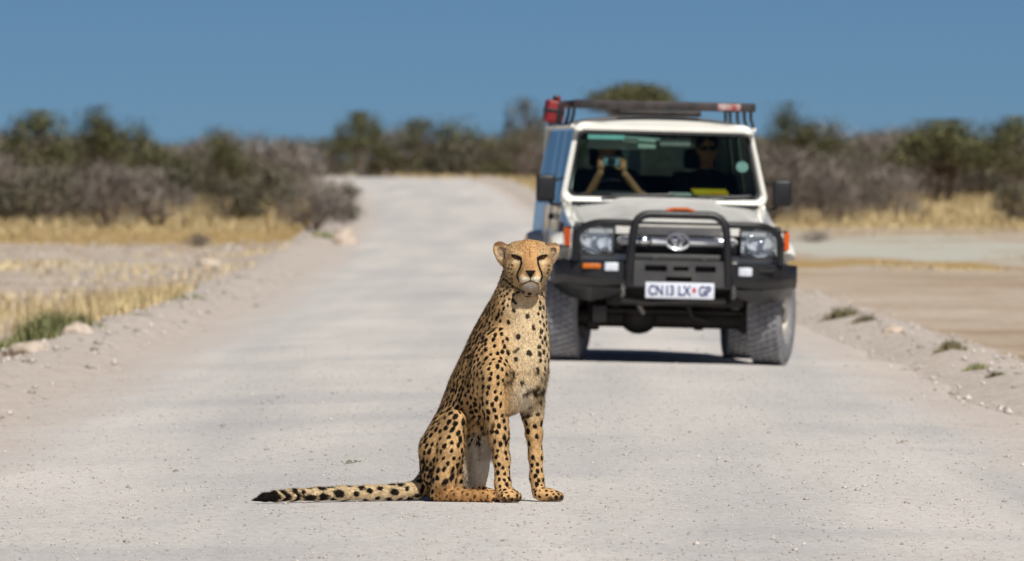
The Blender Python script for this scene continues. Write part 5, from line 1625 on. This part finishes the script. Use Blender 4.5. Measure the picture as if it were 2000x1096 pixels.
tuft(255, 112, 0.5, 0.07, 260, dullg_m, 'low green weeds at the foot of the yellow grass strip', 54)
tuft(370, 127, 0.55, 0.09, 260, dullg_m, 'low green weeds where the yellow grass strip ends', 55)
tuft(462, 150, 0.35, 0.10, 160, weed_m, 'lone dry weed on the bare verge past the yellow grass strip', 56)
tuft(1640, 112, 0.42, 0.16, 420, weed_m, 'grey-green weed on the verge just past the car wheel', 57)
tuft(1690, 109, 0.30, 0.12, 220, weed_m, 'small dry weed next to the grey-green one on the verge', 58)
tuft(1855, 90, 0.26, 0.12, 420, weed_m, 'dark weed clump on the verge beside the bare brown flat', 59)
tuft(1905, 85, 0.22, 0.10, 320, dullg_m, 'small green weed next to the dark clump by the brown flat', 60)
tuft(1945, 81, 0.16, 0.07, 200, weed_m, 'tiny weed at the low end of the verge by the brown flat', 61)
tuft(635, 233, 1.0, 0.22, 500, dullg_m, 'greenish grass fringe at the road bend before the thorn bush', 62)

# ---- single rocks
rock_m = pmat('pale_calcrete', srgb(184, 166, 148), srgb(210, 195, 179), 9, 0.9, bump=0.6, bscale=25)
def rock(px, Y, w, h, seed, label, d=None, name='rock'):
    g = np.random.default_rng(seed)
    bm = bmesh.new(); bmesh.ops.create_icosphere(bm, subdivisions=4, radius=1)
    off = Vector(g.random(3) * 50)
    for v in bm.verts:
        c = v.co
        n1 = mnoise.noise(c * 1.3 + off) * 0.35 + mnoise.noise(c * 3.1 + off) * 0.16 + mnoise.noise(c * 7 + off) * 0.06
        c *= 1 + n1
        v.co = Vector((c.x * w / 2, c.y * (d or w) / 2, c.z * h))
    mb = MB().bm(bm)
    o = mb.build(name, rock_m, None, 60)
    x = px2x(px, Y)
    o.location = (x, Y, float(ground_z(x, Y)) + 0.05 * h)
    tag(o, label, 'rock')
rock(150, 100, 0.30, 0.14, 1, 'pale rock on the verge in front of the green grass tuft')
rock(60, 94, 0.42, 0.10, 2, 'flat pale stone on the verge in front of the small green tuft')
rock(410, 190, 0.5, 0.12, 3, 'pale stone on the whitish ground before the grass')
rock(748, 655, 1.35, 0.72, 4, 'large tan boulder at the far scrub beyond the road bend', name='boulder')
rock(1745, 104, 0.22, 0.07, 5, 'pale stone on the verge past the car, by the bare flat')
rock(672, 225, 0.5, 0.30, 6, 'pale heap of rock at the road edge under the thorn bush')

# ---- leaf litter on the road
def sprig(px, py, size, n, mat, label, seed, name, cat):
    Y = FPX * (CAM_H + 0.0) / (py - HOR); x = px2x(px, Y)
    g = random.Random(seed)
    r = empty(name, (x, Y, float(ground_z(x, Y)) + 0.012))
    MB().tube([(-size * 0.5, 0, 0.002), (0, 0.01, 0.008), (size * 0.5, 0.0, 0.018)], 0.0016, 5).build('stalk', bark_m, r)
    for i in range(n):
        t = -0.45 + 0.9 * i / max(1, n - 1)
        L = size * g.uniform(0.22, 0.36); a = g.uniform(-0.9, 0.9) + (0 if i % 2 else math.pi)
        dx, dy, dz = math.cos(a) * L * 0.8, math.sin(a) * L * 0.4, g.uniform(0.1, 0.7) * L
        b = Vector((t * size, 0, 0.01)); tip = b + Vector((dx, dy, dz)); m = (b + tip) / 2
        w = Vector((0, L * 0.2, L * 0.22))
        MB().raw([b, m + w + Vector((0, 0, .003)), tip, m - w * 0.6, m + Vector((0, -L * 0.06, L * 0.05))], [(0, 4, 1), (1, 4, 2), (2, 4, 3), (3, 4, 0)]).build('leaf', mat, r)
    tag(r, label, cat)
sprig(686, 910, 0.085, 8, pmat('grey_green_leaf', srgb(96, 102, 76), srgb(120, 122, 96), 40, 0.7), 'small grey-green leafy sprig lying on the road behind the cheetah tail', 3, 'leaf_sprig', 'sprig')
sprig(1762, 856, 0.055, 4, pmat('dry_brown_leaf', srgb(120, 104, 70), srgb(150, 130, 92), 40, 0.7), 'small dry brown leaf curled on the open gravel', 4, 'dry_leaf', 'leaf')
